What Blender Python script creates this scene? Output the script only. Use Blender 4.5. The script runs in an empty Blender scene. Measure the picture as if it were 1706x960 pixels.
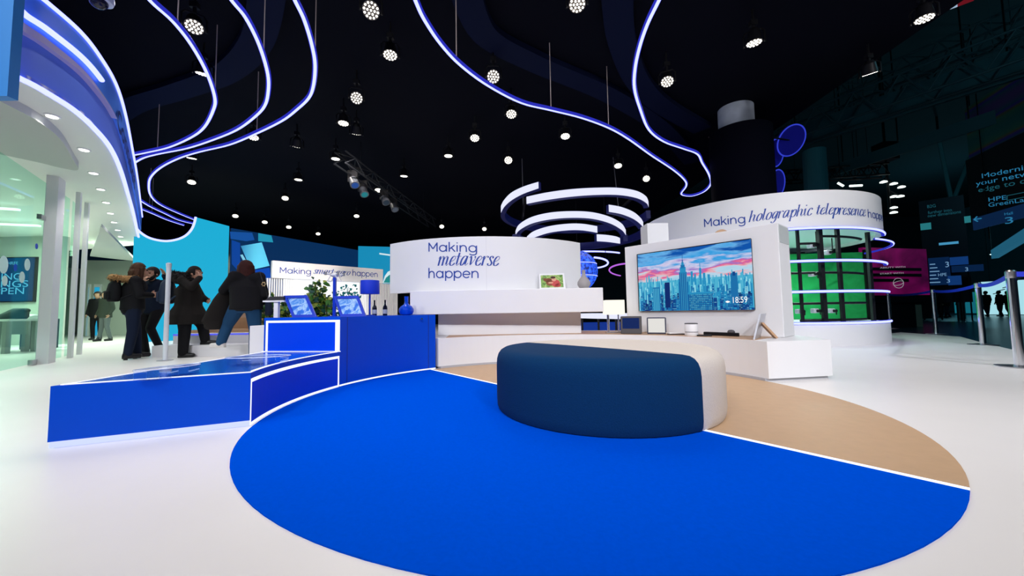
import bpy, bmesh, math, random
from mathutils import Vector, Matrix, Euler
random.seed(7)
PI = math.pi
S = bpy.context.scene
COL = S.collection
# ------------------------------------------------------------------ camera, world, exposure
H, FOC, HZ, SLOPE = 0.74, 630.0, 519.0, -0.016
_r = math.atan(SLOPE); _p = math.atan((HZ - 480) * math.cos(_r) / FOC)
_c, _s, _cp, _sp = math.cos(_r), math.sin(_r), math.cos(_p), math.sin(_p)
cam = bpy.data.objects.new('camera', bpy.data.cameras.new('camera')); COL.objects.link(cam)
cam.data.sensor_width = 36; cam.data.lens = FOC * 36 / 1706
cam.data.clip_start = 0.05; cam.data.clip_end = 300
right = Vector((_c, -_sp * _s, _cp * _s)); up = Vector((-_s, -_sp * _c, _cp * _c)); fw = Vector((0, _cp, _sp))
m = Matrix.Identity(4)
for i in range(3):
    m[i][0], m[i][1], m[i][2] = right[i], up[i], -fw[i]
m[2][3] = H
cam.matrix_world = m
S.camera = cam
S.view_settings.view_transform = 'Standard'; S.view_settings.look = 'None'
S.view_settings.exposure = 0.0; S.view_settings.gamma = 1.0; S.view_settings.use_curve_mapping = False
W = bpy.data.worlds.new('world'); S.world = W; W.use_nodes = True
W.node_tree.nodes['Background'].inputs[0].default_value = (0.10, 0.35, 0.75, 1)
W.node_tree.nodes['Background'].inputs[1].default_value = 0.012
SPOT_W = 75.0        # watts of each ceiling spotlight
HOUSE_W = 55.0       # the same lamps over and behind the photographer
WASH_W = 820.0        # unseen front lamps added to brighten the walls
LED_E = 1.25          # glow of the LED tubes
try:
    S.cycles.max_bounces = 8; S.cycles.transparent_max_bounces = 16; S.cycles.sample_clamp_indirect = 4
except Exception: pass

# ------------------------------------------------------------------ measuring: a pixel's ray, met with real surfaces
def ray(px, py):
    x = (px - 853) / FOC; y = (480 - py) / FOC
    xr = x * _c - y * _s; yr = x * _s + y * _c
    return Vector((xr, _cp - _sp * yr, _sp + _cp * yr))
O = Vector((0, 0, H))
def F(px, py, z=0.0):
    d = ray(px, py); return O + d * ((z - H) / d.z)
def AT(px, py, Y):
    d = ray(px, py); return O + d * (Y / d.y)
class Plane:
    """vertical plane through plan points A, B; u runs from A to B; faces the viewer"""
    def __init__(s, A, B):
        s.A = Vector((A[0], A[1], 0)); d = Vector((B[0] - A[0], B[1] - A[1], 0)); s.L = d.length; s.d = d.normalized()
        s.n = Vector((s.d.y, -s.d.x, 0))
    def hit(s, px, py):
        r = ray(px, py); t = (s.A - O).dot(s.n) / r.dot(s.n); P = O + r * t
        return (P - s.A).dot(s.d), P.z
    def at(s, u, z, off=0): return s.A + s.d * u + s.n * off + Vector((0, 0, z))
class Cyl:
    """near side of an upright cylinder; u is arc length, growing to the right"""
    def __init__(s, c, R): s.c = Vector((c[0], c[1], 0)); s.R = R
    def hit(s, px, py):
        r = ray(px, py); a = r.x**2 + r.y**2; q = O - s.c; b = 2 * (q.x * r.x + q.y * r.y); k = q.x**2 + q.y**2 - s.R**2
        disc = max(b * b - 4 * a * k, 0); t = (-b - math.sqrt(disc)) / (2 * a); P = O + r * t
        return math.atan2(P.x - s.c.x, -(P.y - s.c.y)) * s.R, P.z
    def at(s, u, z, off=0):
        a = u / s.R; return s.c + Vector((math.sin(a) * (s.R + off), -math.cos(a) * (s.R + off), z))

# ------------------------------------------------------------------ materials
MATS = {}
def mat(name, col, rough=0.5, metal=0.0, emit=None, es=0.0, var=0.0, scale=8.0, bump=0.0, trans=0.0, ior=1.45, spec=0.5):
    if name in MATS: return MATS[name]
    M = bpy.data.materials.new(name); M.use_nodes = True; nt = M.node_tree
    b = nt.nodes['Principled BSDF']
    b.inputs['Base Color'].default_value = (*col, 1); b.inputs['Roughness'].default_value = rough
    b.inputs['Metallic'].default_value = metal; b.inputs['Specular IOR Level'].default_value = spec
    b.inputs['IOR'].default_value = ior
    if trans: b.inputs['Transmission Weight'].default_value = trans
    if emit is not None:
        b.inputs['Emission Color'].default_value = (*emit, 1); b.inputs['Emission Strength'].default_value = es
    if var or bump:
        tc = nt.nodes.new('ShaderNodeTexCoord'); nz = nt.nodes.new('ShaderNodeTexNoise')
        nz.inputs['Scale'].default_value = scale; nz.inputs['Detail'].default_value = 4
        nt.links.new(tc.outputs['Object'], nz.inputs['Vector'])
        if var:
            mx = nt.nodes.new('ShaderNodeMix'); mx.data_type = 'RGBA'
            mx.inputs[6].default_value = (*[max(0, v * (1 - var)) for v in col], 1)
            mx.inputs[7].default_value = (*[min(1, v * (1 + var)) for v in col], 1)
            nt.links.new(nz.outputs['Fac'], mx.inputs[0]); nt.links.new(mx.outputs[2], b.inputs['Base Color'])
        if bump:
            bp = nt.nodes.new('ShaderNodeBump'); bp.inputs['Strength'].default_value = bump; bp.inputs['Distance'].default_value = 0.01
            nt.links.new(nz.outputs['Fac'], bp.inputs['Height']); nt.links.new(bp.outputs[0], b.inputs['Normal'])
    MATS[name] = M; return M
def glow(name, col, st): return mat(name, (0.004, 0.004, 0.004), 0.7, emit=col, es=st, spec=0.05)
def ramp_mat(name, kind, stops, scale=4.0, rough=0.6, emit=0.0, axis='Z', distort=1.5, mapping=(1, 1, 1)):
    """procedural colours from noise or wave over object space"""
    M = bpy.data.materials.new(name); M.use_nodes = True; nt = M.node_tree; b = nt.nodes['Principled BSDF']
    tc = nt.nodes.new('ShaderNodeTexCoord'); mp = nt.nodes.new('ShaderNodeMapping'); mp.inputs['Scale'].default_value = mapping
    nt.links.new(tc.outputs['Object'], mp.inputs[0])
    if kind == 'noise':
        t = nt.nodes.new('ShaderNodeTexNoise'); t.inputs['Scale'].default_value = scale; t.inputs['Detail'].default_value = 5; t.inputs['Distortion'].default_value = distort
    else:
        t = nt.nodes.new('ShaderNodeTexWave'); t.inputs['Scale'].default_value = scale; t.bands_direction = axis; t.inputs['Distortion'].default_value = distort
    nt.links.new(mp.outputs[0], t.inputs['Vector'])
    cr = nt.nodes.new('ShaderNodeValToRGB')
    while len(cr.color_ramp.elements) < len(stops): cr.color_ramp.elements.new(0.5)
    for e, (p, c) in zip(cr.color_ramp.elements, stops): e.position = p; e.color = (*c, 1)
    nt.links.new(t.outputs['Fac'], cr.inputs[0]); nt.links.new(cr.outputs[0], b.inputs['Base Color'])
    b.inputs['Roughness'].default_value = rough
    if emit:
        b.inputs['Base Color'].default_value = (0, 0, 0, 1)
        nt.links.new(cr.outputs[0], b.inputs['Emission Color']); b.inputs['Emission Strength'].default_value = emit
    MATS[name] = M; return M
def pane_mat(name, tint, refl=0.05):
    M = bpy.data.materials.new(name); M.use_nodes = True; nt = M.node_tree; nt.nodes.remove(nt.nodes['Principled BSDF'])
    tr = nt.nodes.new('ShaderNodeBsdfTransparent'); tr.inputs[0].default_value = (*tint, 1)
    gl = nt.nodes.new('ShaderNodeBsdfGlossy'); gl.inputs['Roughness'].default_value = 0.02; gl.inputs[0].default_value = (0.8, 1, 0.95, 1)
    mx = nt.nodes.new('ShaderNodeMixShader'); mx.inputs[0].default_value = refl
    nt.links.new(tr.outputs[0], mx.inputs[1]); nt.links.new(gl.outputs[0], mx.inputs[2])
    nt.links.new(mx.outputs[0], nt.nodes['Material Output'].inputs[0]); MATS[name] = M; return M
white = mat('white_laminate', (0.80, 0.80, 0.81), 0.45, var=0.02, scale=3)
white_floor = mat('white_floor_vinyl', (0.83, 0.81, 0.79), 0.32, var=0.03, scale=2.5, spec=0.35)
blue_floor = mat('blue_carpet', (0.0, 0.074, 0.62), 0.7, var=0.10, scale=60, bump=0.08, spec=0.0)
tan_floor = mat('tan_oak_floor', (0.52, 0.34, 0.20), 0.5, var=0.08, scale=14)
blue_lam = mat('blue_laminate', (0.0, 0.065, 0.60), 0.4, var=0.03, scale=4, spec=0.15)
blue_panel = mat('bright_blue_panel', (0.0, 0.055, 0.75), 0.4, spec=0.15)
blue_obj = mat('blue_paint', (0.0, 0.035, 0.50), 0.35)
black = mat('black_paint', (0.006, 0.006, 0.008), 0.5, spec=0.3)
ceil_black = mat('black_ceiling_cloth', (0.0015, 0.002, 0.006), 0.9, spec=0.1)
navy_band = mat('navy_ceiling_band', (0.003, 0.006, 0.026), 0.8, spec=0.1)
chrome = mat('chrome', (0.75, 0.76, 0.80), 0.15, 1.0)
steel = mat('brushed_steel', (0.62, 0.62, 0.64), 0.28, 1.0, var=0.05, scale=30)
led = glow('led_white', (0.64, 0.70, 2.4), LED_E)
led_edge = glow('led_blue_halo', (0.04, 0.05, 0.85), 0.55)  # blue halo of the LED tubes, put in as a glowing colour
led_strip = glow('led_strip_white', (0.88, 0.90, 1.0), 1.3)
letter_blue = mat('letter_blue', (0.005, 0.05, 0.33), 0.5)
wood = mat('oak_veneer', (0.50, 0.30, 0.17), 0.45, var=0.15, scale=9)
acrylic = None
pane = pane_mat('greenish_glass', (0.80, 0.95, 0.90))
acrylic = pane_mat('clear_acrylic', (0.93, 0.95, 1.0), 0.14)

# ------------------------------------------------------------------ mesh builder
class MB:
    def __init__(s): s.v = []; s.f = []; s.mi = []; s.cur = 0
    def add(s, vs, fs):
        k = len(s.v); s.v += [Vector(v) for v in vs]
        for q in fs: s.f.append(tuple(i + k for i in q)); s.mi.append(s.cur)
        return s
    def box(s, lo, hi):
        x0, y0, z0 = lo; x1, y1, z1 = hi
        return s.add([(x0,y0,z0),(x1,y0,z0),(x1,y1,z0),(x0,y1,z0),(x0,y0,z1),(x1,y0,z1),(x1,y1,z1),(x0,y1,z1)],
                     [(0,3,2,1),(4,5,6,7),(0,1,5,4),(1,2,6,5),(2,3,7,6),(3,0,4,7)])
    def obox(s, P, ax, ay, az):
        """box from corner P along three edge vectors"""
        P, ax, ay, az = map(Vector, (P, ax, ay, az))
        vs = [P, P+ax, P+ax+ay, P+ay]; vs += [v + az for v in vs]
        fs = [(0,3,2,1),(4,5,6,7),(0,1,5,4),(1,2,6,5),(2,3,7,6),(3,0,4,7)]
        if ax.cross(ay).dot(az) < 0: fs = [q[::-1] for q in fs]
        return s.add(vs, fs)
    def prism(s, poly, z0, z1):
        n = len(poly); a = sum(poly[i][0]*poly[(i+1)%n][1]-poly[(i+1)%n][0]*poly[i][1] for i in range(n))
        if a < 0: poly = poly[::-1]
        vs = [(p[0], p[1], z0) for p in poly] + [(p[0], p[1], z1) for p in poly]
        return s.add(vs, [tuple(range(n))[::-1], tuple(range(n, 2*n))] + [(i, (i+1)%n, n+(i+1)%n, n+i) for i in range(n)])
    def cyl(s, p0, p1, r0, r1=None, n=16, caps=True):
        p0, p1 = Vector(p0), Vector(p1); r1 = r0 if r1 is None else r1
        d = (p1 - p0).normalized(); a = d.orthogonal().normalized(); b = d.cross(a)
        vs = []
        for p, r in ((p0, r0), (p1, r1)):
            for i in range(n):
                t = 2*PI*i/n; vs.append(p + a*(math.cos(t)*r) + b*(math.sin(t)*r))
        fs = [(i, (i+1)%n, n+(i+1)%n, n+i) for i in range(n)]
        if caps: fs += [tuple(range(n))[::-1], tuple(range(n, 2*n))]
        return s.add(vs, fs)
    def lathe(s, prof, c=(0,0,0), n=24):
        """profile of (r, z) from bottom to top, closed onto the axis"""
        c = Vector(c); vs = []; fs = []
        for r, z in prof:
            for i in range(n):
                t = 2*PI*i/n; vs.append(c + Vector((r*math.cos(t), r*math.sin(t), z)))
        m_ = len(prof)
        for k in range(m_-1):
            for i in range(n): fs.append((k*n+i, k*n+(i+1)%n, (k+1)*n+(i+1)%n, (k+1)*n+i))
        fs += [tuple(range(n))[::-1], tuple(range((m_-1)*n, m_*n))]
        return s.add(vs, fs)
    def sphere(s, c, r, sc=(1,1,1), n=14, k=9):
        c = Vector(c); vs = [c + Vector((0,0,-r*sc[2]))]; fs = []
        for j in range(1, k):
            ph = -PI/2 + PI*j/k
            for i in range(n):
                t = 2*PI*i/n; vs.append(c + Vector((r*sc[0]*math.cos(ph)*math.cos(t), r*sc[1]*math.cos(ph)*math.sin(t), r*sc[2]*math.sin(ph))))
        vs.append(c + Vector((0,0,r*sc[2]))); T = len(vs)-1
        for i in range(n): fs.append((0, 1+(i+1)%n, 1+i)); fs.append((T, T-n+i, T-n+(i+1)%n))
        for j in range(k-2):
            for i in range(n): a = 1+j*n; fs.append((a+i, a+(i+1)%n, a+n+(i+1)%n, a+n+i))
        return s.add(vs, fs)
    def cap(s, p0, p1, r0, r1=None, n=12):
        r1 = r0 if r1 is None else r1
        s.cyl(p0, p1, r0, r1, n); s.sphere(p0, r0, n=n, k=8); return s.sphere(p1, r1, n=n, k=8)
    def tube(s, path, r, n=8, closed=False, wz=1.0):
        P = [Vector(p) for p in path]; N = len(P); vs = []; fs = []; U = None
        for i in range(N):
            d = (P[(i+1)%N] - P[i-1]) if closed or 0 < i < N-1 else (P[1]-P[0] if i == 0 else P[-1]-P[-2])
            d.normalize()
            if U is None: U = d.cross(Vector((0,0,1))); U = U.normalized() if U.length > 1e-4 else d.orthogonal().normalized()
            U = (U - d*U.dot(d)).normalized(); V = d.cross(U)
            rr = r(i/(N-1)) if callable(r) else r
            for k in range(n):
                t = 2*PI*k/n; vs.append(P[i] + U*(math.cos(t)*rr) + V*(math.sin(t)*rr*wz))
        for i in range(N if closed else N-1):
            j = (i+1) % N
            for k in range(n): fs.append((i*n+k, i*n+(k+1)%n, j*n+(k+1)%n, j*n+k))
        if not closed: fs += [tuple(range(n))[::-1], tuple(range((N-1)*n, N*n))]
        return s.add(vs, fs)
    def wall(s, plan, z0, z1, t):
        """a curved upright board along plan points, thickness t to the left of travel"""
        P = [Vector((p[0], p[1], 0)) for p in plan]; N = len(P); out = []
        for i in range(N):
            d = (P[min(i+1, N-1)] - P[max(i-1, 0)]).normalized(); out.append(P[i] + Vector((-d.y, d.x, 0))*t)
        zz0 = z0 if callable(z0) else (lambda q: z0); zz1 = z1 if callable(z1) else (lambda q: z1)
        vs = []
        for i in range(N):
            q = i/(N-1)
            for p in (P[i], out[i]): vs += [(p.x, p.y, zz0(q)), (p.x, p.y, zz1(q))]
        fs = []
        for i in range(N-1):
            a, b = 4*i, 4*i+4
            fs += [(a, b, b+1, a+1), (a+2, a+3, b+3, b+2), (a+1, b+1, b+3, a+3), (a, a+2, b+2, b)]
        e = 4*(N-1); fs += [(0, 1, 3, 2), (e, e+2, e+3, e+1)]
        return s.add(vs, fs)
    def loft(s, rings, n=20):
        """rings: (centre, rx, ry) horizontal ellipses, closed ends"""
        vs = []; fs = []
        for c, rx, ry in rings:
            for i in range(n):
                t = 2*PI*i/n; vs.append(Vector(c) + Vector((rx*math.cos(t), ry*math.sin(t), 0)))
        for k in range(len(rings)-1):
            for i in range(n): fs.append((k*n+i, k*n+(i+1)%n, (k+1)*n+(i+1)%n, (k+1)*n+i))
        fs += [tuple(range(n))[::-1], tuple(range((len(rings)-1)*n, len(rings)*n))]
        return s.add(vs, fs)
    def build(s, name, m, parent=None, smooth=False, bevel=0.0, origin=None):
        me = bpy.data.meshes.new(name)
        if parent is not None: off = wloc(parent)
        elif origin is not None: off = Vector(origin)
        else:
            xs = [v.x for v in s.v]; ys = [v.y for v in s.v]; zs = [v.z for v in s.v]
            off = Vector(((min(xs)+max(xs))/2, (min(ys)+max(ys))/2, min(zs)))
        me.from_pydata([v - off for v in s.v], [], s.f)
        for mm in (m if isinstance(m, (list, tuple)) else [m]): me.materials.append(mm)
        if isinstance(m, (list, tuple)): me.polygons.foreach_set('material_index', s.mi)
        if smooth:
            me.polygons.foreach_set('use_smooth', [True]*len(me.polygons))
            me.update()
            if smooth != 'all': me.set_sharp_from_angle(angle=math.radians(40))
        o = bpy.data.objects.new(name, me); COL.objects.link(o)
        if parent is not None: o.parent = parent
        else: o.location = off
        if bevel:
            b = o.modifiers.new('bevel', 'BEVEL'); b.width = bevel; b.segments = 2; b.limit_method = 'ANGLE'
        return o
def wloc(o):
    v = Vector((0,0,0))
    while o is not None: v += o.location; o = o.parent
    return v
def thing(name, label, cat, loc, group=None, rz=0):
    o = bpy.data.objects.new(name, None); COL.objects.link(o); o.location = loc; o.rotation_euler.z = rz
    o.empty_display_size = 0.1
    return tag(o, label, cat, group)
def tag(o, label, cat, group=None):
    o['label'] = label; o['category'] = cat
    if group: o['group'] = group
    return o
def struct(o): o['kind'] = 'structure'; return o
def spline(pts, per=8, closed=False):
    P = [Vector(p) for p in pts]; N = len(P); out = []
    for i in range(N if closed else N-1):
        if closed: a, b, c, d = P[i-1], P[i], P[(i+1)%N], P[(i+2)%N]
        else: a, b, c, d = P[max(i-1,0)], P[i], P[i+1], P[min(i+2,N-1)]
        for k in range(per):
            t = k/per
            out.append(0.5*((2*b) + (c-a)*t + (2*a-5*b+4*c-d)*t*t + (3*b-a-3*c+d)*t**3))
    if not closed: out.append(P[-1])
    return out
def arc(c, R, a0, a1, n=24):
    return [(c[0]+R*math.cos(math.radians(a0+(a1-a0)*i/n)), c[1]+R*math.sin(math.radians(a0+(a1-a0)*i/n))) for i in range(n+1)]

# ------------------------------------------------------------------ lettering
def font_outline(txt, bold=0.0):
    cu = bpy.data.curves.new('txt', 'FONT'); cu.body = txt; cu.size = 1; cu.offset = bold; cu.resolution_u = 4
    o = bpy.data.objects.new('txt', cu); COL.objects.link(o)
    dg = bpy.context.evaluated_depsgraph_get(); me = bpy.data.meshes.new_from_object(o.evaluated_get(dg))
    vs = [(v.co.x, v.co.y) for v in me.vertices]; fs = [tuple(p.vertices) for p in me.polygons]
    bpy.data.objects.remove(o); bpy.data.curves.remove(cu); bpy.data.meshes.remove(me)
    x0 = min(v[0] for v in vs); x1 = max(v[0] for v in vs)
    return [((x-x0)/(x1-x0), y/0.70) for x, y in vs], fs      # width 1, capital height about 1
GL = {   # italic serif, x-height 1: strokes (mode, points); T thick, H hairline, B swelling by direction
 'i': [('H', [(-.06,.78),(.08,.98)]), ('T', [(.1,1),(.1,.14)]), ('H', [(.1,.16),(.18,0),(.38,.24)]), ('D', [(.12,1.42)])],
 'l': [('H', [(-.06,1.5),(.08,1.62)]), ('T', [(.1,1.62),(.1,.14)]), ('H', [(.1,.16),(.18,0),(.38,.24)])],
 'n': [('H', [(-.06,.78),(.08,.98)]), ('T', [(.1,1),(.1,0)]), ('H', [(.1,.4),(.26,.82),(.42,1),(.54,.93)]), ('T', [(.54,.93),(.56,.7),(.54,.14)]), ('H', [(.54,.16),(.62,0),(.8,.24)])],
 'm': [('H', [(-.06,.78),(.08,.98)]), ('T', [(.1,1),(.1,0)]), ('H', [(.1,.4),(.24,.82),(.38,1),(.48,.93)]), ('T', [(.48,.93),(.5,.7),(.5,0)]), ('H', [(.5,.4),(.64,.82),(.78,1),(.88,.93)]), ('T', [(.88,.93),(.9,.7),(.88,.14)]), ('H', [(.88,.16),(.96,0),(1.14,.24)])],
 'h': [('T', [(.1,1.62),(.1,0)]), ('H', [(-.06,1.5),(.08,1.62)]), ('H', [(.1,.4),(.26,.82),(.42,1),(.54,.93)]), ('T', [(.54,.93),(.56,.7),(.54,.14)]), ('H', [(.54,.16),(.62,0),(.8,.24)])],
 'r': [('H', [(-.06,.78),(.08,.98)]), ('T', [(.1,1),(.1,0)]), ('H', [(.1,.4),(.24,.82),(.36,1),(.48,.97)]), ('D', [(.48,.9)])],
 't': [('T', [(.16,1.35),(.14,.14)]), ('H', [(.14,.16),(.22,0),(.42,.24)]), ('H', [(-.08,.97),(.42,.97)])],
 'c': [('D', [(.5,.84)]), ('B', [(.52,.88),(.4,1),(.22,.9),(.1,.6),(.08,.3),(.16,.06),(.3,0),(.44,.08),(.56,.26)])],
 'e': [('H', [(.1,.42),(.34,.52),(.5,.7),(.5,.9),(.38,1)]), ('B', [(.38,1),(.22,.9),(.1,.6),(.08,.3),(.16,.06),(.3,0),(.44,.08),(.58,.26)])],
 'a': [('B', [(.56,.92),(.4,1),(.22,.9),(.1,.6),(.08,.25),(.16,.02),(.3,.06),(.44,.35),(.54,.75)]), ('T', [(.58,1),(.54,.14)]), ('H', [(.54,.16),(.62,0),(.82,.24)])],
 'o': [('B', [(.38,1),(.2,.88),(.08,.5),(.12,.12),(.28,0),(.46,.12),(.58,.5),(.54,.88),(.38,1)])],
 'g': [('B', [(.56,.92),(.4,1),(.22,.9),(.1,.6),(.08,.3),(.16,.1),(.3,.12),(.44,.4),(.54,.75)]), ('B', [(.58,1),(.54,.2),(.46,-.3),(.28,-.52),(.1,-.48)]), ('D', [(.08,-.4)])],
 'p': [('H', [(-.06,.78),(.08,.98)]), ('T', [(.1,1),(.1,-.55)]), ('H', [(-.02,-.55),(.24,-.55)]), ('B', [(.1,.5),(.26,.86),(.42,1),(.56,.88),(.6,.55),(.52,.16),(.34,0),(.14,.1)])],
 's': [('D', [(.42,.84)]), ('B', [(.44,.88),(.3,1),(.14,.88),(.16,.68),(.32,.46),(.42,.24),(.34,.05),(.2,0),(.04,.1)]), ('D', [(.06,.16)])],
 'v': [('H', [(-.04,.8),(.06,.98)]), ('T', [(.08,1),(.16,.7),(.22,.06)]), ('H', [(.22,.04),(.42,.4),(.54,.75),(.52,.96)]), ('D', [(.5,.9)])],
}
ADV = {'i':.42,'l':.42,'n':.84,'m':1.18,'h':.84,'r':.56,'t':.46,'c':.62,'e':.64,'a':.86,'o':.68,'g':.7,'p':.7,'s':.54,'v':.64,' ':.4}
def _arc(cx,cy,rx,ry,a0,a1,n=9): return [(cx+rx*math.cos(math.radians(a0+(a1-a0)*i/n)),cy+ry*math.sin(math.radians(a0+(a1-a0)*i/n))) for i in range(n+1)]
_arch = [(.08,.45),(.13,.72),(.28,.90),(.48,.96),(.66,.90),(.78,.74),(.82,.5),(.82,0)]
GR = {   # wide round sans, x-height 1, capital 1.4
 'M': [('M',[(.08,0),(.08,1.4)]),('M',[(.08,1.33),(.62,.42)]),('M',[(.62,.42),(1.16,1.33)]),('M',[(1.16,1.4),(1.16,0)])],
 'a': [('M',_arc(.50,.5,.43,.46,0,360,20)),('M',[(.95,1),(.95,0)])],
 'k': [('M',[(.08,0),(.08,1.48)]),('M',[(.74,1),(.12,.40)]),('M',[(.34,.60),(.80,0)])],
 'i': [('M',[(.08,0),(.08,1)]),('D',[(.08,1.34)])],
 'n': [('M',[(.08,0),(.08,1)]),('M',_arch)],
 'h': [('M',[(.08,0),(.08,1.48)]),('M',_arch)],
 'g': [('M',_arc(.50,.5,.43,.46,0,360,20)),('M',[(.95,1),(.95,.3),(.94,-.1),(.84,-.33),(.52,-.43),(.24,-.38),(.12,-.28)])],
 'p': [('M',[(.08,1),(.08,-.42)]),('M',_arc(.53,.5,.43,.46,0,360,20))],
 'e': [('M',[(.08,.5),(.93,.5)]),('M',_arc(.50,.5,.43,.46,0,318,18))],
}
ADR = {'M':1.42,'a':1.22,'k':.98,'i':.36,'n':1.08,'h':1.08,'g':1.22,'p':1.14,'e':1.12}
def roman_outline(txt):
    vs, fs = stroke_outline(txt, GR, ADR, 0.0)
    return [(a, b/1.4) for a, b in vs], fs
def italic_outline(txt): return stroke_outline(txt, GL, ADV, .27)
def stroke_outline(txt, GL, ADV, slant):
    vs = []; fs = []; x = 0
    for ch in txt:
        for mode, pts in GL.get(ch, []):
            if mode == 'D':
                cx, cy = pts[0]; k = len(vs); n = 10
                vs += [(x+cx+.085*math.cos(2*PI*i/n), cy+.085*math.sin(2*PI*i/n)) for i in range(n)]; fs.append(tuple(range(k, k+n))); continue
            P = spline([(a, b, 0) for a, b in pts], 5) if len(pts) > 2 else [Vector((*pts[0],0)), Vector((*pts[1],0))]
            k = len(vs); N = len(P)
            for i in range(N):
                d = (P[min(i+1,N-1)] - P[max(i-1,0)]).normalized()
                w = .16 if mode == 'M' else .17 if mode == 'T' else .055 if mode == 'H' else .05 + .12*abs(d.y)**1.6
                nx, ny = (1, 0) if mode == 'T' else (-d.y, d.x)
                vs += [(x+P[i].x+nx*w/2, P[i].y+ny*w/2), (x+P[i].x-nx*w/2, P[i].y-ny*w/2)]
            fs += [(k+2*i, k+2*i+1, k+2*i+3, k+2*i+2) for i in range(N-1)]
        x += ADV.get(ch, .6)
    vs = [(a + b*slant, b) for a, b in vs]
    x0 = min(v[0] for v in vs); x1 = max(v[0] for v in vs)
    return [((a-x0)/(x1-x0), b) for a, b in vs], fs
def lettering(parent, surf, words, m, name='lettering', off=0.004, unit=1.0):
    """words: (text, style, (left px, baseline px), right px (x, y), height px); measured on the surface"""
    B = MB()
    for txt, style, L, Rr, hpx in words:
        vs, fs = italic_outline(txt) if style == 'i' else roman_outline(txt) if style == 'g' else font_outline(txt, 0.0 if style == 'b' else 0.0)
        u0, z0 = surf.hit(*L); u1, z1 = surf.hit(*Rr); _, zt = surf.hit(L[0], L[1]-hpx); h = zt - z0
        P = [surf.at(u0+(u1-u0)*a, z0+(z1-z0)*a+h*b, off) for a, b in vs]
        B.add(P, fs)
    return B.build(name, m, parent)

# ================================================================== THE SETTING
DC, DR = Vector((0.371, 3.244, 0)), 2.22
_poly = [(-22,-7), (8.2,-7), (7.6,3.2), F(1706,587).to_2d(), F(1640,572).to_2d(), F(1600,561).to_2d(), (10.6, 10.4), F(1480,556).to_2d(), (6, 13.5), (3, 24), (-22, 24)]
struct(MB().prism([(p[0], p[1]) for p in _poly], -0.10, 0.0).build('floor', white_floor))
hallf = mat('dark_hall_floor', (0.012, 0.05, 0.07), 0.25, var=0.3, scale=0.8)
struct(MB().box((-40,-10,-0.16), (60,70,-0.11)).build('floor_hall', hallf))
struct(MB().box((-24,-8,5.4), (7.0,26,5.6)).build('ceiling', ceil_black))
def fill_disc(name, a0, a1, m, label):
    pts = [(DC.x+DR*math.cos(math.radians(a0+(a1-a0)*i/64)), DC.y+DR*math.sin(math.radians(a0+(a1-a0)*i/64))) for i in range(65)]
    return tag(MB().prism(pts, 0.0, 0.006).build(name, m), label, 'floor covering')
LA = math.degrees(math.atan2(4.98-DC.y, -1.04-DC.x)) + 1.0
fill_disc('round_carpet', LA, LA+180, blue_floor, 'large bright blue half of the round carpet on the white floor')
fill_disc('wood_floor_inlay', LA-180, LA, tan_floor, 'tan wooden half circle of floor behind the blue carpet')
dl = Vector((math.cos(math.radians(LA)), math.sin(math.radians(LA)), 0)); dn = Vector((-dl.y, dl.x, 0))
tag(MB().obox(DC - dl*DR - dn*0.011 + Vector((0,0,.0065)), dl*2*DR, dn*0.022, (0,0,0.004)).build('light_line', led_strip), 'straight white light line inlaid between blue carpet and tan wood floor', 'light strip')

# left pavilion ------------------------------------------------------
soff = [(-40,60),(10,118),(60,146),(118,182),(152,212),(180,245),(197,280),(210,320),(222,362),(232,408)]
ZS = 3.15
edge = spline([F(x,y,ZS) for x, y in soff], 8)
edge2 = [(p.x, p.y) for p in edge]
soffit_m = mat('soffit_white', (0.84, 0.86, 0.82), 0.7)
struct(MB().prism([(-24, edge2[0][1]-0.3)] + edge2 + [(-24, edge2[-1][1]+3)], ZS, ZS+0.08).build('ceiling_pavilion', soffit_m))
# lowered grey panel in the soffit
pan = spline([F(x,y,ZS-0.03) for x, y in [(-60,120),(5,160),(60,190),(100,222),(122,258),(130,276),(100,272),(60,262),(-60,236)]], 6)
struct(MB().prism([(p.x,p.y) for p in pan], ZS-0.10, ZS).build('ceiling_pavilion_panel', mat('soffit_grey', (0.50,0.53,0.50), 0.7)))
# fascia: lower band, ledge, upper band, LED edges
fas_lo = mat('fascia_blue_lower', (0.14, 0.26, 0.92), 0.5)
fas_hi = mat('fascia_blue_upper', (0.08, 0.28, 0.95), 0.5)
fascia = thing('canopy_fascia', 'curved blue fascia with glowing white edges above the glass meeting room', 'fascia', edge[30] )
N_ = len(edge)
def shifted(k, zq=0):   # offset plan outward (towards the visitor area)
    out = []
    for i, p in enumerate(edge):
        d = (edge[min(i+1,N_-1)] - edge[max(i-1,0)]).normalized(); out.append((p.x + d.y*k, p.y - d.x*k))
    return out
MB().wall(edge2, ZS+0.006, ZS+0.5, 0.10).build('lower_band', fas_lo, fascia, smooth=True)
MB().wall(shifted(0.03), ZS+0.5, ZS+0.94, 0.14).build('upper_band', fas_hi, fascia, smooth=True)
ledge = shifted(0.06)[:42]
MB().wall(ledge, ZS+0.47, lambda q: ZS+0.472+0.11*(1-q)**.8, 0.10).build('ledge', mat('fascia_ledge', (0.45,0.40,0.62), 0.5), fascia, smooth=True)
MB().tube([(x,y,ZS+0.0) for x,y in shifted(0.02)], 0.028).build('led_edge', led, fascia, smooth='all')
MB().tube([(x,y,ZS+0.95) for x,y in shifted(0.04)], 0.022).build('led_edge', led, fascia, smooth='all')
MB().tube([(x,y,ZS+0.64) for x,y in shifted(0.07)[:33]], 0.03).build('led_edge', led, fascia, smooth='all')
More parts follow.
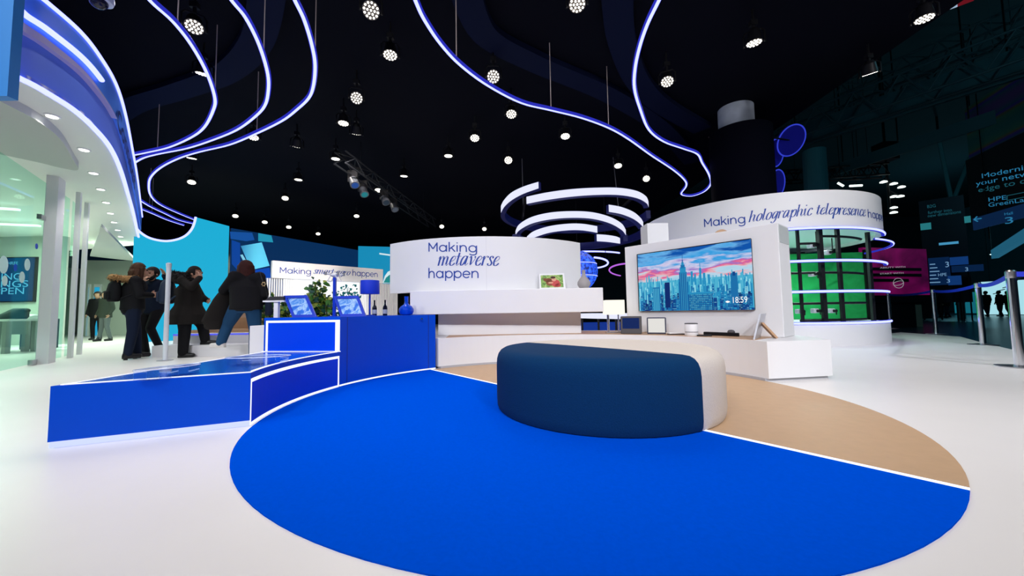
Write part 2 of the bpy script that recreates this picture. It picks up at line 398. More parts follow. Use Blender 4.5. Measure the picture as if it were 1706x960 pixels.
class EdgeSurf:
    def __init__(s): s.P = [Vector((x,y,0)) for x,y in shifted(0.05)]
    def at(s, q, z, off=0):
        t = q*(len(s.P)-1); i = min(int(t), len(s.P)-2); return s.P[i].lerp(s.P[i+1], t-i) + Vector((0,0,z))
es_ = EdgeSurf(); vs, fs = font_outline('Connect', .02)
MB().add([es_.at(0.58+0.27*a, ZS+0.40+0.30*b) for a,b in vs], fs).build('lettering', mat('letter_navy',(0,.015,.14),.6), fascia)
# downlights
for k, (x, y) in enumerate([(87,193),(140,249),(156,288),(168,315),(177,337),(184,355),(190,370),(196,383),(201,394)]):
    P = F(x,y,ZS); t = thing('downlight', ['first and nearest','second','third','fourth','fifth','sixth','seventh','eighth','ninth and farthest'][k]+' small round downlight along the white canopy soffit, counted from the camera', 'downlight', (P.x,P.y,ZS-0.012), 'downlights in the canopy soffit')
    MB().lathe([(0.06,0),(0.07,0.004),(0.07,0.013)], t.location, 20).build('ring', white, t)
    L=bpy.data.lights.new('downlight_beam','SPOT'); L.energy=42; L.spot_size=math.radians(130); L.spot_blend=.8; L.shadow_soft_size=.05; L.color=(1,.98,.92)
    o=bpy.data.objects.new('downlight_beam',L); COL.objects.link(o); o.parent=t; o.location=(0,0,-.02)
    MB().cyl(t.location+Vector((0,0,-0.004)), t.location+Vector((0,0,0.0)), 0.05, n=20).build('lens', glow('downlight_glow',(1,0.97,0.9),6), t)
# nearest hanging blue panel at the left edge of the frame
P0 = AT(12,160,2.6)
tag(MB().box((P0.x-0.9,2.6,P0.z),(P0.x,2.66,3.6)).build('hanging_banner', mat('sky_blue_panel',(0.02,0.20,0.55),0.5)), 'light blue hanging panel cut off by the left picture edge', 'panel')

# posts and glass of the meeting room
posts = [(80,606.5,0.34),(119,597,0.11),(134,591,0.11)]
pw = []
fx = Vector((-0.58,0.81,0)).normalized(); fnrm = Vector((fx.y,-fx.x,0))
if fnrm.x < 0: fnrm = -fnrm
for k,(x,y,w) in enumerate(posts):
    P = F(x,y); pw.append(P)
    struct(MB().obox(P, fx*w*0.9, -fnrm*(0.14 if k==0 else 0.06), (0,0,ZS)).build('wall_glazing_post', white))
def glass_panel(A, B, label, name='glass_panel', fit=True, z1=3.0):
    t = thing(name, label, 'glass panel', (A.x, A.y, 0))
    d = (B-A).normalized(); n = Vector((d.y,-d.x,0))
    MB().obox(A+Vector((0,0,.03)), B-A, n*0.012, (0,0,z1-.03)).build('pane', pane, t)
    if fit:
        for z in (0.0, 2.35):
            MB().obox(B - d*0.18 - n*0.02+Vector((0,0,z+.01)), d*0.18, n*0.05, (0,0,0.08)).build('patch_fitting', steel, t)
    return t
gin = -fnrm*0.14; GA = pw[0] - fx*2.6 + gin; 
gd = glass_panel(GA, pw[0]-fx*0.02+gin, 'large clear glass door beside the nearest white post', 'glass_door')
MB().cyl((pw[0]-fx*0.28)+gin+fnrm*0.02+Vector((0,0,1.90)), (pw[0]-fx*0.28)+gin+fnrm*0.024+Vector((0,0,1.90)), 0.045, n=20).build('sticker_dot', blue_obj, gd)
frost = mat('frosted_dot', (0.55,0.78,0.74), 0.6)
for (x,y,r,mm) in [(3,441,22,frost),(43,441,15,frost),(34,462,14,frost),(5,468,13,frost),(23,446,9,blue_obj)]:
    pl = Plane(GA.to_2d(), (pw[0]+gin).to_2d()); u,z = pl.hit(x,y); P = pl.at(u,z,0.014); q = pl.at(u,z,0.017)
    MB().cyl(P, q, r/630*P.y*0.68, n=24).build('sticker_dot', mm, gd)
glass_panel(pw[0]+fx*0.28+gin, pw[1]+gin, 'narrow glass pane between the nearest and second white posts', fit=False)
glass_panel(pw[1]+fx*0.18+gin, pw[2]+gin, 'narrow glass pane between the second and third white posts', fit=False)
# room behind
roomw = mat('room_wall_grey', (0.50,0.56,0.50), 0.8)
struct(MB().box((-21,10.9,0),(-13.1,11.1,ZS)).build('wall_meeting_room', roomw))
struct(MB().box((-21.2,2,0),(-21,26,ZS)).build('wall_left', roomw))
struct(MB().obox((-17.8,15.6,0),(6.5,1.6,0),(-0.05,0.2,0),(0,0,ZS)).build('wall_corridor', roomw))
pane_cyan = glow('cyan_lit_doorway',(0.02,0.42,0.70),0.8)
for k,(xa,xb) in enumerate([(147,151),(157,169)]):
    pl = Plane((-17.8,15.6),(-11.3,17.2)); u0,_=pl.hit(xa,500); u1,_=pl.hit(xb,500)
    if u1>u0:
        o = struct(MB().obox(pl.at(u0,0,0.0), pl.d*(u1-u0), pl.n*0.06, (0,0,2.15)).build('door_%d'%(k+1), white))
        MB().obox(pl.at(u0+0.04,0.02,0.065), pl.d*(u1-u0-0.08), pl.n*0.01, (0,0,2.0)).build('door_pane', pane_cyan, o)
# slanting lowered ceiling over the corridor
struct(MB().prism([F(150,428,2.7).to_2d(), F(170,360,2.95).to_2d(), F(226,425,2.9).to_2d(), F(222,436,2.7).to_2d()], 2.72, 2.78).build('ceiling_corridor', mat('corridor_grey',(0.42,0.45,0.43),0.8)))
# meeting room contents
scr = thing('wall_screen', 'wide wall screen with light blue words inside the glass meeting room', 'screen', AT(20,500,10.82))
a_ = AT(-60,430,10.85); b_ = AT(57,503,10.85)
MB().box((a_.x,10.83,b_.z),(b_.x,10.895,a_.z)).build('bezel', black, scr)
MB().box((a_.x+.03,10.82,b_.z+.03),(b_.x-.03,10.835,a_.z-.03)).build('display', glow('screen_teal',(0.005,0.055,0.16),1.0), scr)
lettering(scr, Plane((a_.x,10.82),(b_.x,10.82)), [('MAKING','b',(-40,467),(35,466),11),('THINGS','b',(-38,480),(47,478),11),('HAPPEN','b',(-42,491),(40,490),11),('THREE','b',(8,441),(30,441),5)], glow('screen_letters',(0.15,0.62,0.95),0.9))
tb = thing('meeting_table', 'grey meeting table with thick legs seen through the glass', 'table', AT(0,590,7.9)*1.0)
Pt = F(20,588,0); tb.location = (Pt.x,Pt.y,0)
greyt = mat('grey_table',(0.30,0.36,0.33),0.5)
MB().box((Pt.x-1.6,Pt.y-.35,.70),(Pt.x+.35,Pt.y+.5,.745)).build('tabletop', mat('table_top_white',(0.62,0.68,0.64),.4), tb, bevel=.01)
for dx,dy in ((-.1,-.2),(.12,-.2),(-.1,.3),(.12,.3),(-1.4,-.2),(-1.4,.3)):
    MB().box((Pt.x+dx-.045,Pt.y+dy-.045,0),(Pt.x+dx+.045,Pt.y+dy+.045,.70)).build('leg', greyt, tb)
MB().box((Pt.x-1.4,Pt.y+.1,.40),(Pt.x+.2,Pt.y+.14,.70)).build('modesty_panel', greyt, tb)
bag = MB(); bag.loft([((Pt.x-.1,Pt.y,.746),.33,.16),((Pt.x-.08,Pt.y,.80),.36,.17),((Pt.x+.02,Pt.y,.87),.26,.14),((Pt.x+.1,Pt.y,.94),.20,.11),((Pt.x+.12,Pt.y,.985),.13,.07)])
bag.sphere((Pt.x+.28,Pt.y,.93),.05)
tag(bag.build('coat', mat('dark_green_coat',(0.03,0.05,0.045),.9,bump=.6,scale=14), smooth='all'), 'dark folded coat heaped on the meeting table', 'coat')
q=AT(55,526,Pt.y+.3); B=MB(); B.loft([((q.x,q.y,.746),.10,.08),((q.x,q.y,.80),.11,.085),((q.x+.01,q.y,.85),.07,.05)],16); tag(B.build('bag',white,smooth='all'),'small white soft bag beside the dark coat on the meeting table','bag')
bb = F(40,592,0)
cb0=AT(31,588,9.3); cb1=AT(56,588,9.3)
MB_ = MB().box((cb0.x,9.3,0),(cb1.x,9.8,.74)); tag(MB_.build('low_cabinet', mat('dark_cabinet',(0.01,0.03,0.05),.5),bevel=.01), 'dark low cabinet behind the meeting table', 'cabinet')
for k,(y,nm) in enumerate([(345,'upper'),(372,'lower')]):
    A=F(-60,y,3.0); B=F(62 if k else 26,y+5,3.0)
    t=tag(MB().obox(A,B-A,(0,.08,0),(0,0,.04)).build('linear_light', glow('linear_white',(0.8,1,0.9),2.2)), nm+' long white ceiling light bar inside the meeting room', 'ceiling light')
def area_in(x,y,z,w,col,size,name):
    L = bpy.data.lights.new(name,'AREA'); L.energy=w; L.color=col; L.size=size; o=bpy.data.objects.new(name,L); COL.objects.link(o); o.location=(x,y,z); return o
area_in(-12.5,8.5,3.0,260,(0.82,1.0,0.80),2.5,'meeting_room_light')
area_in(-12.6,13.2,2.9,230,(0.80,1.0,0.75),2.5,'corridor_light')
# ================================================================== BLUE COUNTER AND BENCH
D_ = Vector((DC.x+DR*math.cos(math.radians(163)), DC.y+DR*math.sin(math.radians(163)),0))
E_ = F(439,586.5,.355); E_.z=0
A_ = F(78,750); Bp = Vector((DC.x+(DR+.02)*math.cos(math.radians(-162.5)), DC.y+(DR+.02)*math.sin(math.radians(-162.5)),0))
RB = DR+0.02
arcBD = arc(DC, RB, 197.5, 163, 20)
bench = thing('display_bench', 'low blue display bench with white light lines, pointed end towards the left', 'bench', (-2.2,2.9,0))
poly = [A_.to_2d()] + [Vector(p) for p in arcBD] + [E_.to_2d()]
cen = Vector((-2.05,3.0))
def inset(P, k): return [(p[0]+(cen.x-p[0])*k, p[1]+(cen.y-p[1])*k) for p in P]
MB().prism(inset(poly,.006), 0.007, .05).build('glowing_plinth', glow('plinth_glow',(0.55,0.62,1.0),1.2), bench)
MB().prism([(p[0],p[1]) for p in poly], .042, .355).build('body', blue_lam, bench)
MB().prism(inset(poly,.07), .3552, .358).build('top_sheet', mat('glossy_blue_top',(0.0,0.10,0.62),.18), bench)
def ribbon(P, w, z, h=.004):
    """flat strip along plan points"""
    B = MB(); B.wall([(p[0],p[1]) for p in P], z, z+h, w); return B
tl = inset(poly,.035)
ribbon([tl[0]]+tl[1:-1], .022, .3555).build('light_line', led_strip, bench)
ribbon([tl[-1],tl[0]], .016, .3555).build('light_line', led_strip, bench)
def curve_strip(c, R, a0, a1, z0, z1, n=20, t=.004):
    return MB().wall(arc(c, R, a0, a1, n), z0, z1, t)
def inner_frame(par, a0, a1, z0, z1, w, sides='lrt'):
    """light frame on the concave face (radius RB, standing a little proud)"""
    R = RB-.002; da = math.degrees(w/R)
    if 't' in sides: curve_strip(DC,R,a0,a1,z1-w*1.5,z1).build('light_line', led_strip, par)
    if 'l' in sides: curve_strip(DC,R,a0,a0-da if a1<a0 else a0+da,z0,z1,2).build('light_line', led_strip, par)
    if 'r' in sides: curve_strip(DC,R,a1+da if a1<a0 else a1-da,a1,z0,z1,2).build('light_line', led_strip, par)
    if 'b' in sides: curve_strip(DC,R,a0,a1,z0,z0+w).build('light_line', led_strip, par)
inner_frame(bench, 197.3, 163.2, 0.008, .315, .016, 'lrt')
curve_strip(DC,RB-.004,197.3,163.2,0.007,.022).build('light_line', led_strip, bench)
curve_strip(DC,RB-.0015,196.8,163.7,.024,.29).build('front_panel', blue_panel, bench)
# counter
counter = thing('display_counter', 'tall blue display counter with white light frame, curving round the carpet', 'counter', (-1.9,4.8,0))
ZC=.712
a1c = 128.3
arcD = arc(DC, RB, 163, a1c, 20)
outer = arc(DC, RB+1.0, a1c, 152, 12)
cpoly = [Vector(p) for p in arcD] + [Vector(p) for p in outer] + [Vector((-2.92,4.50)), E_.to_2d()]
MB().prism([(p[0],p[1]) for p in cpoly], 0.0, ZC).build('body', blue_lam, counter)
curve_strip(DC,RB-.004,163,a1c,0.007,.022).build('light_line', led_strip, counter)
for ang in (160.5,131):
    curve_strip(DC,RB-.0015,ang,ang-.25,.02,ZC-.004,2).build('panel_seam', mat('seam_blue',(0,.02,.25),.5), counter)
pe = Plane(E_.to_2d(), D_.to_2d()); Lw = pe.L
MB().obox(pe.at(.04,.36,.0), pe.d*(Lw-.08), pe.n*.006, (0,0,ZC-.36-.045)).build('end_panel', blue_panel, counter)
fw_ = .022
for (u0,u1,z0,z1) in ((.03,.03+fw_,.36,ZC-.03),(Lw-.03-fw_*1.6,Lw-.02,.36,ZC-.03),(.03,Lw-.02,ZC-.03-fw_,ZC-.03)):
    MB().obox(pe.at(u0,z0,.0), pe.d*(u1-u0), pe.n*.010, (0,0,z1-z0)).build('light_line', led_strip, counter)
MB().obox(pe.at(.0,.3585,.0)+pe.n*.012, pe.d*(Lw), pe.n*.012, (0,0,.006)).build('light_line', led_strip, counter)
u,z = Cyl((0,0),1).hit(600,600) if False else (0,0)
hk = Vector((DC.x+(RB-.02)*math.cos(math.radians(134)), DC.y+(RB-.02)*math.sin(math.radians(134)),0))
MB().cyl(hk+Vector((0,0,.655)), hk+Vector((.02,-.02,.665)), .012, n=12).build('lock', chrome, counter)
# white corner block at the back end of the counter
tag(MB().obox(E_+Vector((-.95,1.15,0)),(.36,.06,0),(-.05,.4,0),(0,0,.60)).build('plinth_block', white, bevel=.006),'small white block standing behind the left end of the blue counter','block')
# acrylic stands on the bench
def acrylic_stand(x0,y0,x1,y1,label):
    A=F(x0,y0,.425); B=F(x1,y1,.425); c=(A+B)/2; L=(B-A).length/2; d=(B-A).normalized(); n=Vector((-d.y,d.x,0))
    t=thing('acrylic_stand',label,'display stand',(c.x,c.y,.358),'clear acrylic stands on the bench')
    pts=[c+d*L*math.cos(2*PI*i/40)*1.0+n*L*.42*math.sin(2*PI*i/40) for i in range(40)]
    MB().prism([(p.x,p.y) for p in pts],.415,.425).build('top_plate',acrylic,t)
    MB().tube([p+Vector((0,0,.420-p.z)) for p in pts],.0035,6,True).build('rim_shine',mat('acrylic_edge_shine',(.75,.80,.95),.2),t)  # pale tube paints the bright lit edge of the acrylic
    MB().prism([(c.x+(p.x-c.x)*.9,c.y+(p.y-c.y)*.9) for p in pts],.3582,.3615).build('base_plate',acrylic,t)
    for sx,sy in ((-.9,0),(.9,0),(-.25,-.36),(.3,.36)):
        q=c+d*L*sx*.9+n*L*sy; q.z=0; MB().obox(q-d*.03-n*.004+Vector((0,0,.3585)),d*.06,n*.008,(0,0,.056)).build('leg',acrylic,t)
acrylic_stand(222,617,333,605,'clear acrylic stand on the blue bench, the one nearer its pointed left end')
acrylic_stand(376,595,484,591,'clear acrylic stand on the blue bench, close to the counter')

# ================================================================== POUF
PC=Vector((.715,3.03,0)); PR=.845; PHt=.455
pouf = thing('pouf','big round pouf, dark blue with a cream back part, on the carpet edge','pouf',(PC.x,PC.y,0))
navy_f=mat('navy_felt',(0.001,0.030,0.098),.95,var=.25,scale=160,bump=.25,spec=.15); cream_f=mat('cream_felt',(0.62,0.56,0.50),.95,var=.1,scale=120,bump=.2,spec=.1)
def pouf_part(side):
    # circle cut by the carpet's diameter line; rounded rim
    k=(DC-PC).dot(dn)+.035  # signed offset of the cut from the pouf centre along dn
    prof=[(0.985,.0115),(.995,.03),(1.0,.07),(1.0,.33),(.995,.375),(.98,.41),(.955,.435),(.92,.450),(.86,.4555),(.6,.458),(.3,.459),(.02,.4595)]
    B=MB(); n=72
    ang0=math.asin(max(-1,min(1,k/PR)))
    if side=='front': lo,hi=PI-ang0,2*PI+ang0
    else: lo,hi=ang0,PI-ang0
    rows=[]
    c2=PC+dn*k
    for r,z in prof:
        row=[]
        for i in range(n+1):
            t=lo+(hi-lo)*i/n; p=dl*math.cos(t)*PR+dn*math.sin(t)*PR
            q=c2+(PC+p-c2)*1.0
            # shrink towards the middle of the cut so the cut face stays flat
            q=c2+(q-c2)*r; row.append(q+Vector((0,0,z)))
        rows.append(row)
    vs=[v for r_ in rows for v in r_]; fs=[]
    for j in range(len(rows)-1):
        for i in range(n): a=j*(n+1)+i; fs.append((a,a+1,a+n+2,a+n+1))
    fs.append(tuple(range(n+1))[::-1]); fs.append(tuple((len(rows)-1)*(n+1)+i for i in range(n+1)))
    fs.append(tuple([j*(n+1) for j in range(len(rows))]+[j*(n+1)+n for j in range(len(rows)-1,-1,-1)]))
    B.add(vs,fs); return B
pouf_part('back').build('blue_cushion',navy_f,pouf,smooth=True)
pouf_part('front').build('cream_cushion',cream_f,pouf,smooth=True)

# ================================================================== WHITE CONSOLE, DRUM, TV WALL
ZK=.40
console=thing('curved_console','long low white curved console with oak top behind the pouf','console',(DC.x,DC.y+2.5,0))
cin=arc(DC,RB,127.2,14.6,40); e1=F(1388,631); e0=Vector((*cin[-1],0))
wl=Vector((1.76,5.82,0)); wr=Vector((3.12,4.19,0))
cout=[e1.to_2d(), Vector((3.42,4.55)), Vector((3.0,5.3)), Vector((1.9,6.2)), Vector((1.0,6.5)), Vector((-1.2,6.3)), Vector((DC.x+3.1*math.cos(math.radians(127.7)),DC.y+3.1*math.sin(math.radians(127.7))))]
cp=[(p[0],p[1]) for p in cin]+[(p[0],p[1]) for p in cout]
MB().prism(cp,.03,ZK-.012).build('body',white,console)
ctr=Vector((1.1,5.5))
MB().prism([(p[0]+(ctr.x-p[0])*.015,p[1]+(ctr.y-p[1])*.015) for p in cp],.0,.031).build('plinth',mat('plinth_grey',(.45,.45,.48),.4),console)
MB().prism(cp,ZK-.012,ZK-.002).build('top_edge',white,console)
top=arc(DC,RB+.04,124,19,40)
topp=[(p[0],p[1]) for p in top]+[(3.2,4.5),(2.9,5.2),(1.9,6.1),(1.0,6.35),(-1.0,6.2)]
MB().prism(topp,ZK-.004,ZK).build('oak_top',wood,console)
# drum wall
pavil=thing('sign_pavilion','white curved sign wall over a shelf slab behind the console','sign wall',(-.2,5.9,ZK))
dcy=Cyl((-.495,7.82),2.311)
uL,_=dcy.hit(650,430); uR,_=dcy.hit(967,430)
dp=[dcy.at(uL+(uR-uL)*i/32,0) for i in range(33)]
MB().wall([(p.x,p.y) for p in dp],1.055,1.85,.12).build('curved_wall',white,pavil,smooth=True)
seam_m=mat('seam_grey',(.62,.62,.65),.6)
for sx in (810,):
    u,_=dcy.hit(sx,430); MB().obox(dcy.at(u,1.06,.0005),(.003,0,0),(0,-.0008,0),(0,0,.79)).build('panel_seam',seam_m,pavil)
s0=AT(683,485,5.42); s1=AT(1004.5,479,5.30)
sp_=[(s0.x,s0.y),(s1.x,s1.y),(s1.x+.02,s1.y+.9),(s0.x,s0.y+1.1)]
MB().prism(sp_,.715,1.055).build('shelf_slab',white,pavil,bevel=.008)
MB().prism([(-1.12,5.72),(1.03,5.72),(1.03,6.2),(-1.12,6.2)],ZK,.715).build('base',white,pavil)
lettering(pavil,dcy,[('Making','g',(714,419.5),(795,420.5),15),('metaverse','i',(729,443),(833,443),15.5),('happen','g',(714,463.5),(797.5,463.5),16)],letter_blue)
# TV wall
tvp=Plane((wl.x,wl.y),(wr.x,wr.y)); TL=tvp.L
u0,_=tvp.hit(1043,480); u1,_=tvp.hit(1302,480)
ztl=tvp.hit(1040,415)[1]; ztr=tvp.hit(1298,367)[1]; zt=(ztl+ztr)/2
tw=thing('screen_wall','tall white free-standing wall that carries the television','wall panel',tvp.at(u0,ZK,0))
MB().obox(tvp.at(u0,ZK,0),tvp.d*(u1-u0),-tvp.n*.40,(0,0,zt-ZK)).build('panel',white,tw,bevel=.006)
MB().obox(tvp.at(u1,zt-.22,-.02),tvp.d*.006,-tvp.n*.36,(0,0,.20)).build('vent_plate',ramp_mat('perforated_grey','wave',[(0,(.35,.38,.38)),(1,(.6,.64,.64))],60,.6,0,'Z',0),tw)
# television
tv=thing('television','wide flat television showing a city skyline at sunset with the time','television',tvp.at((u0+u1)/2,.7,.02))
c4=[tvp.hit(x,y) for x,y in ((1062.2,426.2),(1253.4,396.9),(1261.3,516.3),(1070,520))]
tu0=(c4[0][0]+c4[3][0])/2; tu1=(c4[1][0]+c4[2][0])/2; tz1=(c4[0][1]+c4[1][1])/2; tz0=(c4[2][1]+c4[3][1])/2
MB().obox(tvp.at(tu0,tz0,.004),tvp.d*(tu1-tu0),tvp.n*.04,(0,0,tz1-tz0)).build('casing',black,tv,bevel=.004)
def sky_mat():
    M=bpy.data.materials.new('sunset_image'); M.use_nodes=True; nt=M.node_tree; b=nt.nodes['Principled BSDF']
    b.inputs['Base Color'].default_value=(0,0,0,1); b.inputs['Roughness'].default_value=.4; b.inputs['Specular IOR Level'].default_value=.08
    tc=nt.nodes.new('ShaderNodeTexCoord'); sx=nt.nodes.new('ShaderNodeSeparateXYZ'); nt.links.new(tc.outputs['Object'],sx.inputs[0])
    mp=nt.nodes.new('ShaderNodeMapping'); mp.inputs['Scale'].default_value=(1.0,1.0,5.0); mp.inputs['Rotation'].default_value=(0,.25,0); nt.links.new(tc.outputs['Object'],mp.inputs[0])
    nz=nt.nodes.new('ShaderNodeTexNoise'); nz.inputs['Scale'].default_value=2.2; nz.inputs['Detail'].default_value=7; nz.inputs['Distortion'].default_value=.35
    nt.links.new(mp.outputs[0],nz.inputs['Vector'])
    g=nt.nodes.new('ShaderNodeMapRange'); g.inputs[1].default_value=0; g.inputs[2].default_value=tz1-tz0; nt.links.new(sx.outputs[2],g.inputs[0])
    a=nt.nodes.new('ShaderNodeMath'); a.operation='MULTIPLY_ADD'; nt.links.new(nz.outputs['Fac'],a.inputs[0]); a.inputs[1].default_value=.75; a.inputs[2].default_value=-.38
    ad=nt.nodes.new('ShaderNodeMath'); nt.links.new(g.outputs[0],ad.inputs[0]); nt.links.new(a.outputs[0],ad.inputs[1])
    cr=nt.nodes.new('ShaderNodeValToRGB'); st=[(0.40,(.35,.68,.88)),(.54,(.55,.78,.95)),(.58,(.90,.50,.55)),(.63,(.85,.12,.33)),(.67,(.35,.22,.65)),(.72,(.75,.72,.95)),(.80,(.03,.38,.85)),(.88,(.16,.50,.92)),(.96,(.005,.10,.46))]
    while len(cr.color_ramp.elements)<len(st): cr.color_ramp.elements.new(.5)
    for e,(p,c) in zip(cr.color_ramp.elements,st): e.position=p; e.color=(*c,1)
    nt.links.new(ad.outputs[0],cr.inputs[0]); nt.links.new(cr.outputs[0],b.inputs['Emission Color']); b.inputs['Emission Strength'].default_value=.85
    return M
so=MB(); so.add([tvp.at(tu0+.006,tz0+.008,.0445),tvp.at(tu1-.006,tz0+.008,.0445),tvp.at(tu1-.006,tz1-.006,.0445),tvp.at(tu0+.006,tz1-.006,.0445)],[(0,1,2,3)])
tv.location=tvp.at((tu0+tu1)/2,tz0,.02)
so.build('display',sky_mat(),tv)
cm=[glow('city_%d'%i,c,.9) for i,c in enumerate([(.01,.17,.44),(.02,.30,.58),(.003,.06,.27),(.08,.48,.70),(.002,.025,.16),(.28,.72,.86)])]
sk=MB(); TW=tu1-tu0-.012; TH=tz1-tz0-.014
def rect(x,y,w,h,mi,off): 
    sk.cur=mi; sk.add([tvp.at(tu0+.006+TW*x,tz0+.008+TH*y,off),tvp.at(tu0+.006+TW*(x+w),tz0+.008+TH*y,off),tvp.at(tu0+.006+TW*(x+w),tz0+.008+TH*(y+h),off),tvp.at(tu0+.006+TW*x,tz0+.008+TH*(y+h),off)],[(0,1,2,3)])
rnd=random.Random(3)
rect(0,0,1,.50,3,.0447)
for lay in range(7):
    n=150-lay*17; base=.515-.072*lay
    for i in range(n):
        x=rnd.random()*.98; w=rnd.uniform(.005,.013)*(1+lay*.30); h=base+rnd.uniform(-.10,.04)+(.06 if rnd.random()<.12 else 0)
        w=min(w,1-x); ci=rnd.choice([5,3,3,1] if lay<2 else [3,1,0,5,1] if lay<4 else [0,1,2,0,4,3] if lay<5 else [0,2,4,2,1])
        o=.0449+lay*.0003+i*1e-6; rect(x,0,w,max(.03,h),ci,o)
        if lay>2:
            for q in range(int(h/.022)): rect(x+w*.15,q*.022+.006,w*.7,.006,rnd.choice([3,5,1]) if rnd.random()<.6 else 2,o+.00012)
for (x,w,h) in ((.515,.02,.62),(.545,.016,.56),(.59,.018,.66),(.595,.006,.74),(.62,.02,.58),(.66,.018,.55)): rect(x,.4,w,h-.4,1,.0462)
for x,y,w,h,ci in ((.405,0,.085,.46,0),(.412,.0,.07,.62,0),(.42,.60,.054,.10,1),(.428,.68,.038,.06,0),(.436,.73,.022,.05,1),(.442,.77,.010,.05,0),(.4455,.81,.003,.09,2)): rect(x,y,w,h,ci,.0478)
for q in range(8): rect(.416+q*.008,0,.0028,.60,3 if q%2 else 2,.0480)
rect(.49,.0,.20,.27,2,.0482)
for r_ in range(9):
    for q in range(14): rect(.495+q*.0138,.01+r_*.028,.010,.017,3 if rnd.random()<.7 else 1,.0484)
rect(.485,.255,.21,.03,1,.0486)
rect(.84,.08,.05,.46,0,.0480); rect(.855,.5,.02,.06,2,.0481); rect(.27,.05,.05,.42,4,.0480); rect(.15,.0,.07,.40,0,.048)
for q in range(4): rect(.155+q*.016,0,.008,.38,3,.0482)
sk.build('skyline_picture',cm,tv)
lettering(tv,tvp,[('18:59','r',(1224,505),(1248,504),10)],glow('screen_white',(1,1,1),1.0),'clock_digits',.050)
cb=MB()
for k,(dx,r) in enumerate(((0,.010),(.014,.014),(.028,.010))):
    uu,zz=tvp.hit(1213,503); cb.cyl(tvp.at(uu+dx,zz,.0495),tvp.at(uu+dx,zz,.0500),r,n=14)
cb.build('weather_icon',glow('screen_white',(1,1,1),1.0),tv)
# white block left of the booth band
w0=AT(1078,372,6.6); w1=AT(1113,366,6.6)
tag(MB().box((w0.x,6.6,0),(w1.x,6.95,w0.z)).build('wall_pier',white,bevel=.006),'narrow white pier standing between the television wall and the round booth','pier')
P=AT(1202,382.5,6.0); ws=thing('wooden_stand','round-topped wooden stand peeking over the top of the television wall','stand',(P.x,6.0,0))
MB().cyl((P.x,5.985,P.z-.13),(P.x,6.015,P.z-.13),.13,n=30).build('round_top',wood,ws)
MB().cyl((P.x,6.0,.02),(P.x,6.0,P.z-.2),.02,n=12).build('pole',wood,ws)
MB().lathe([(.15,0),(.15,.02)],(P.x,6.0,0),24).build('foot',wood,ws)
# ---------------------------------------------------------------- items on the console and slab
def onz(px,py,z): P=F(px,py,z); return P
# photo frame on slab
fr=thing('framed_photo','white framed colour photo of a hugging pair on the white shelf slab','picture frame',AT(920,479,5.5))
fl=AT(899,477.5,5.52); frr=AT(942,477.5,5.46); fl.z=frr.z=1.056
fp=Plane(fl.to_2d(),frr.to_2d()); fh=.235; lean=Vector((0,.10,0))
def tilted(par,name,m,u0,u1,v0,v1,off,th,p,base,lean,h):
    A=p.at(u0,0,0); 
    def pt(u,v,o): return p.at(u,base,0)+(Vector((0,0,h))+lean)*v + p.n*o
    B=MB(); vs=[pt(u0,v0,off),pt(u1,v0,off),pt(u1,v1,off),pt(u0,v1,off),pt(u0,v0,off+th),pt(u1,v0,off+th),pt(u1,v1,off+th),pt(u0,v1,off+th)]
    B.add(vs,[(0,3,2,1),(4,5,6,7),(0,1,5,4),(1,2,6,5),(2,3,7,6),(3,0,4,7)]); return B.build(name,m,par)
fr.location=(fl.x,fl.y,1.056)
tilted(fr,'frame',white,0,fp.L,0,1,-.02,.02,fp,1.056,lean,fh)
def snap(name,bg,blobs):
    return bg
tilted(fr,'photo',ramp_mat('photo_green','noise',[(.3,(.05,.16,.03)),(.5,(.25,.42,.10)),(.7,(.55,.62,.25))],18,.4),.025,fp.L-.025,.1,.9,.0,.002,fp,1.056,lean,fh)
bl=MB()
def blob(cx,cy,rx,ry,mi):
    bl.cur=mi; n=18
    bl.add([fp.at(cx*fp.L+rx*fp.L*math.cos(2*PI*i/n),1.056,0)+(Vector((0,0,fh))+lean)*(cy+ry*math.sin(2*PI*i/n))+fp.n*(.003+mi*.0003) for i in range(n)],[tuple(range(n))])
blob(.42,.42,.16,.22,0); blob(.35,.58,.18,.12,0); blob(.22,.66,.06,.05,0); blob(.64,.36,.17,.24,1); blob(.58,.62,.09,.13,2); blob(.55,.74,.10,.08,3); blob(.72,.24,.12,.12,1); blob(.45,.40,.10,.05,2)
bl.build('figures',[mat('photo_brown',(.22,.07,.03),.5),mat('photo_red',(.5,.06,.06),.5),mat('photo_skin',(.65,.33,.22),.5),mat('photo_dark',(.06,.02,.01),.5)],fr)
# grey vase
P=AT(973,478,5.55); vb=Vector((P.x,P.y,1.056))
tag(MB().lathe([(.045,0),(.075,.02),(.095,.06),(.092,.10),(.065,.145),(.035,.18),(.025,.22),(.024,.26),(.030,.275)],vb,28).build('vase',mat('grey_ceramic',(.33,.31,.31),.5),smooth=True),'matte grey bottle vase at the right end of the white shelf slab','vase')
# table lamp, white square shade
P=onz(1024,556,ZK); P=P+(P-O).normalized()*.22; lampt=thing('table_lamp','small lit table lamp with square white shade on the console','lamp',(P.x,P.y,ZK))
sc=P.y/630
MB().box((P.x-16*sc,P.y-.10,ZK+30*sc),(P.x+15*sc,P.y+.10,ZK+54*sc)).build('lamp_shade',glow('warm_shade',(1,.97,.86),1.05),lampt,bevel=.006)
for dx in (-10,7): MB().cyl((P.x+dx*sc,P.y,ZK),(P.x+dx*sc,P.y,ZK+31*sc),.018 if dx<0 else .011).build('stem',chrome,lampt,smooth=True)
MB().box((P.x-14*sc,P.y-.06,ZK),(P.x+14*sc,P.y+.06,ZK+.012)).build('foot',steel,lampt)
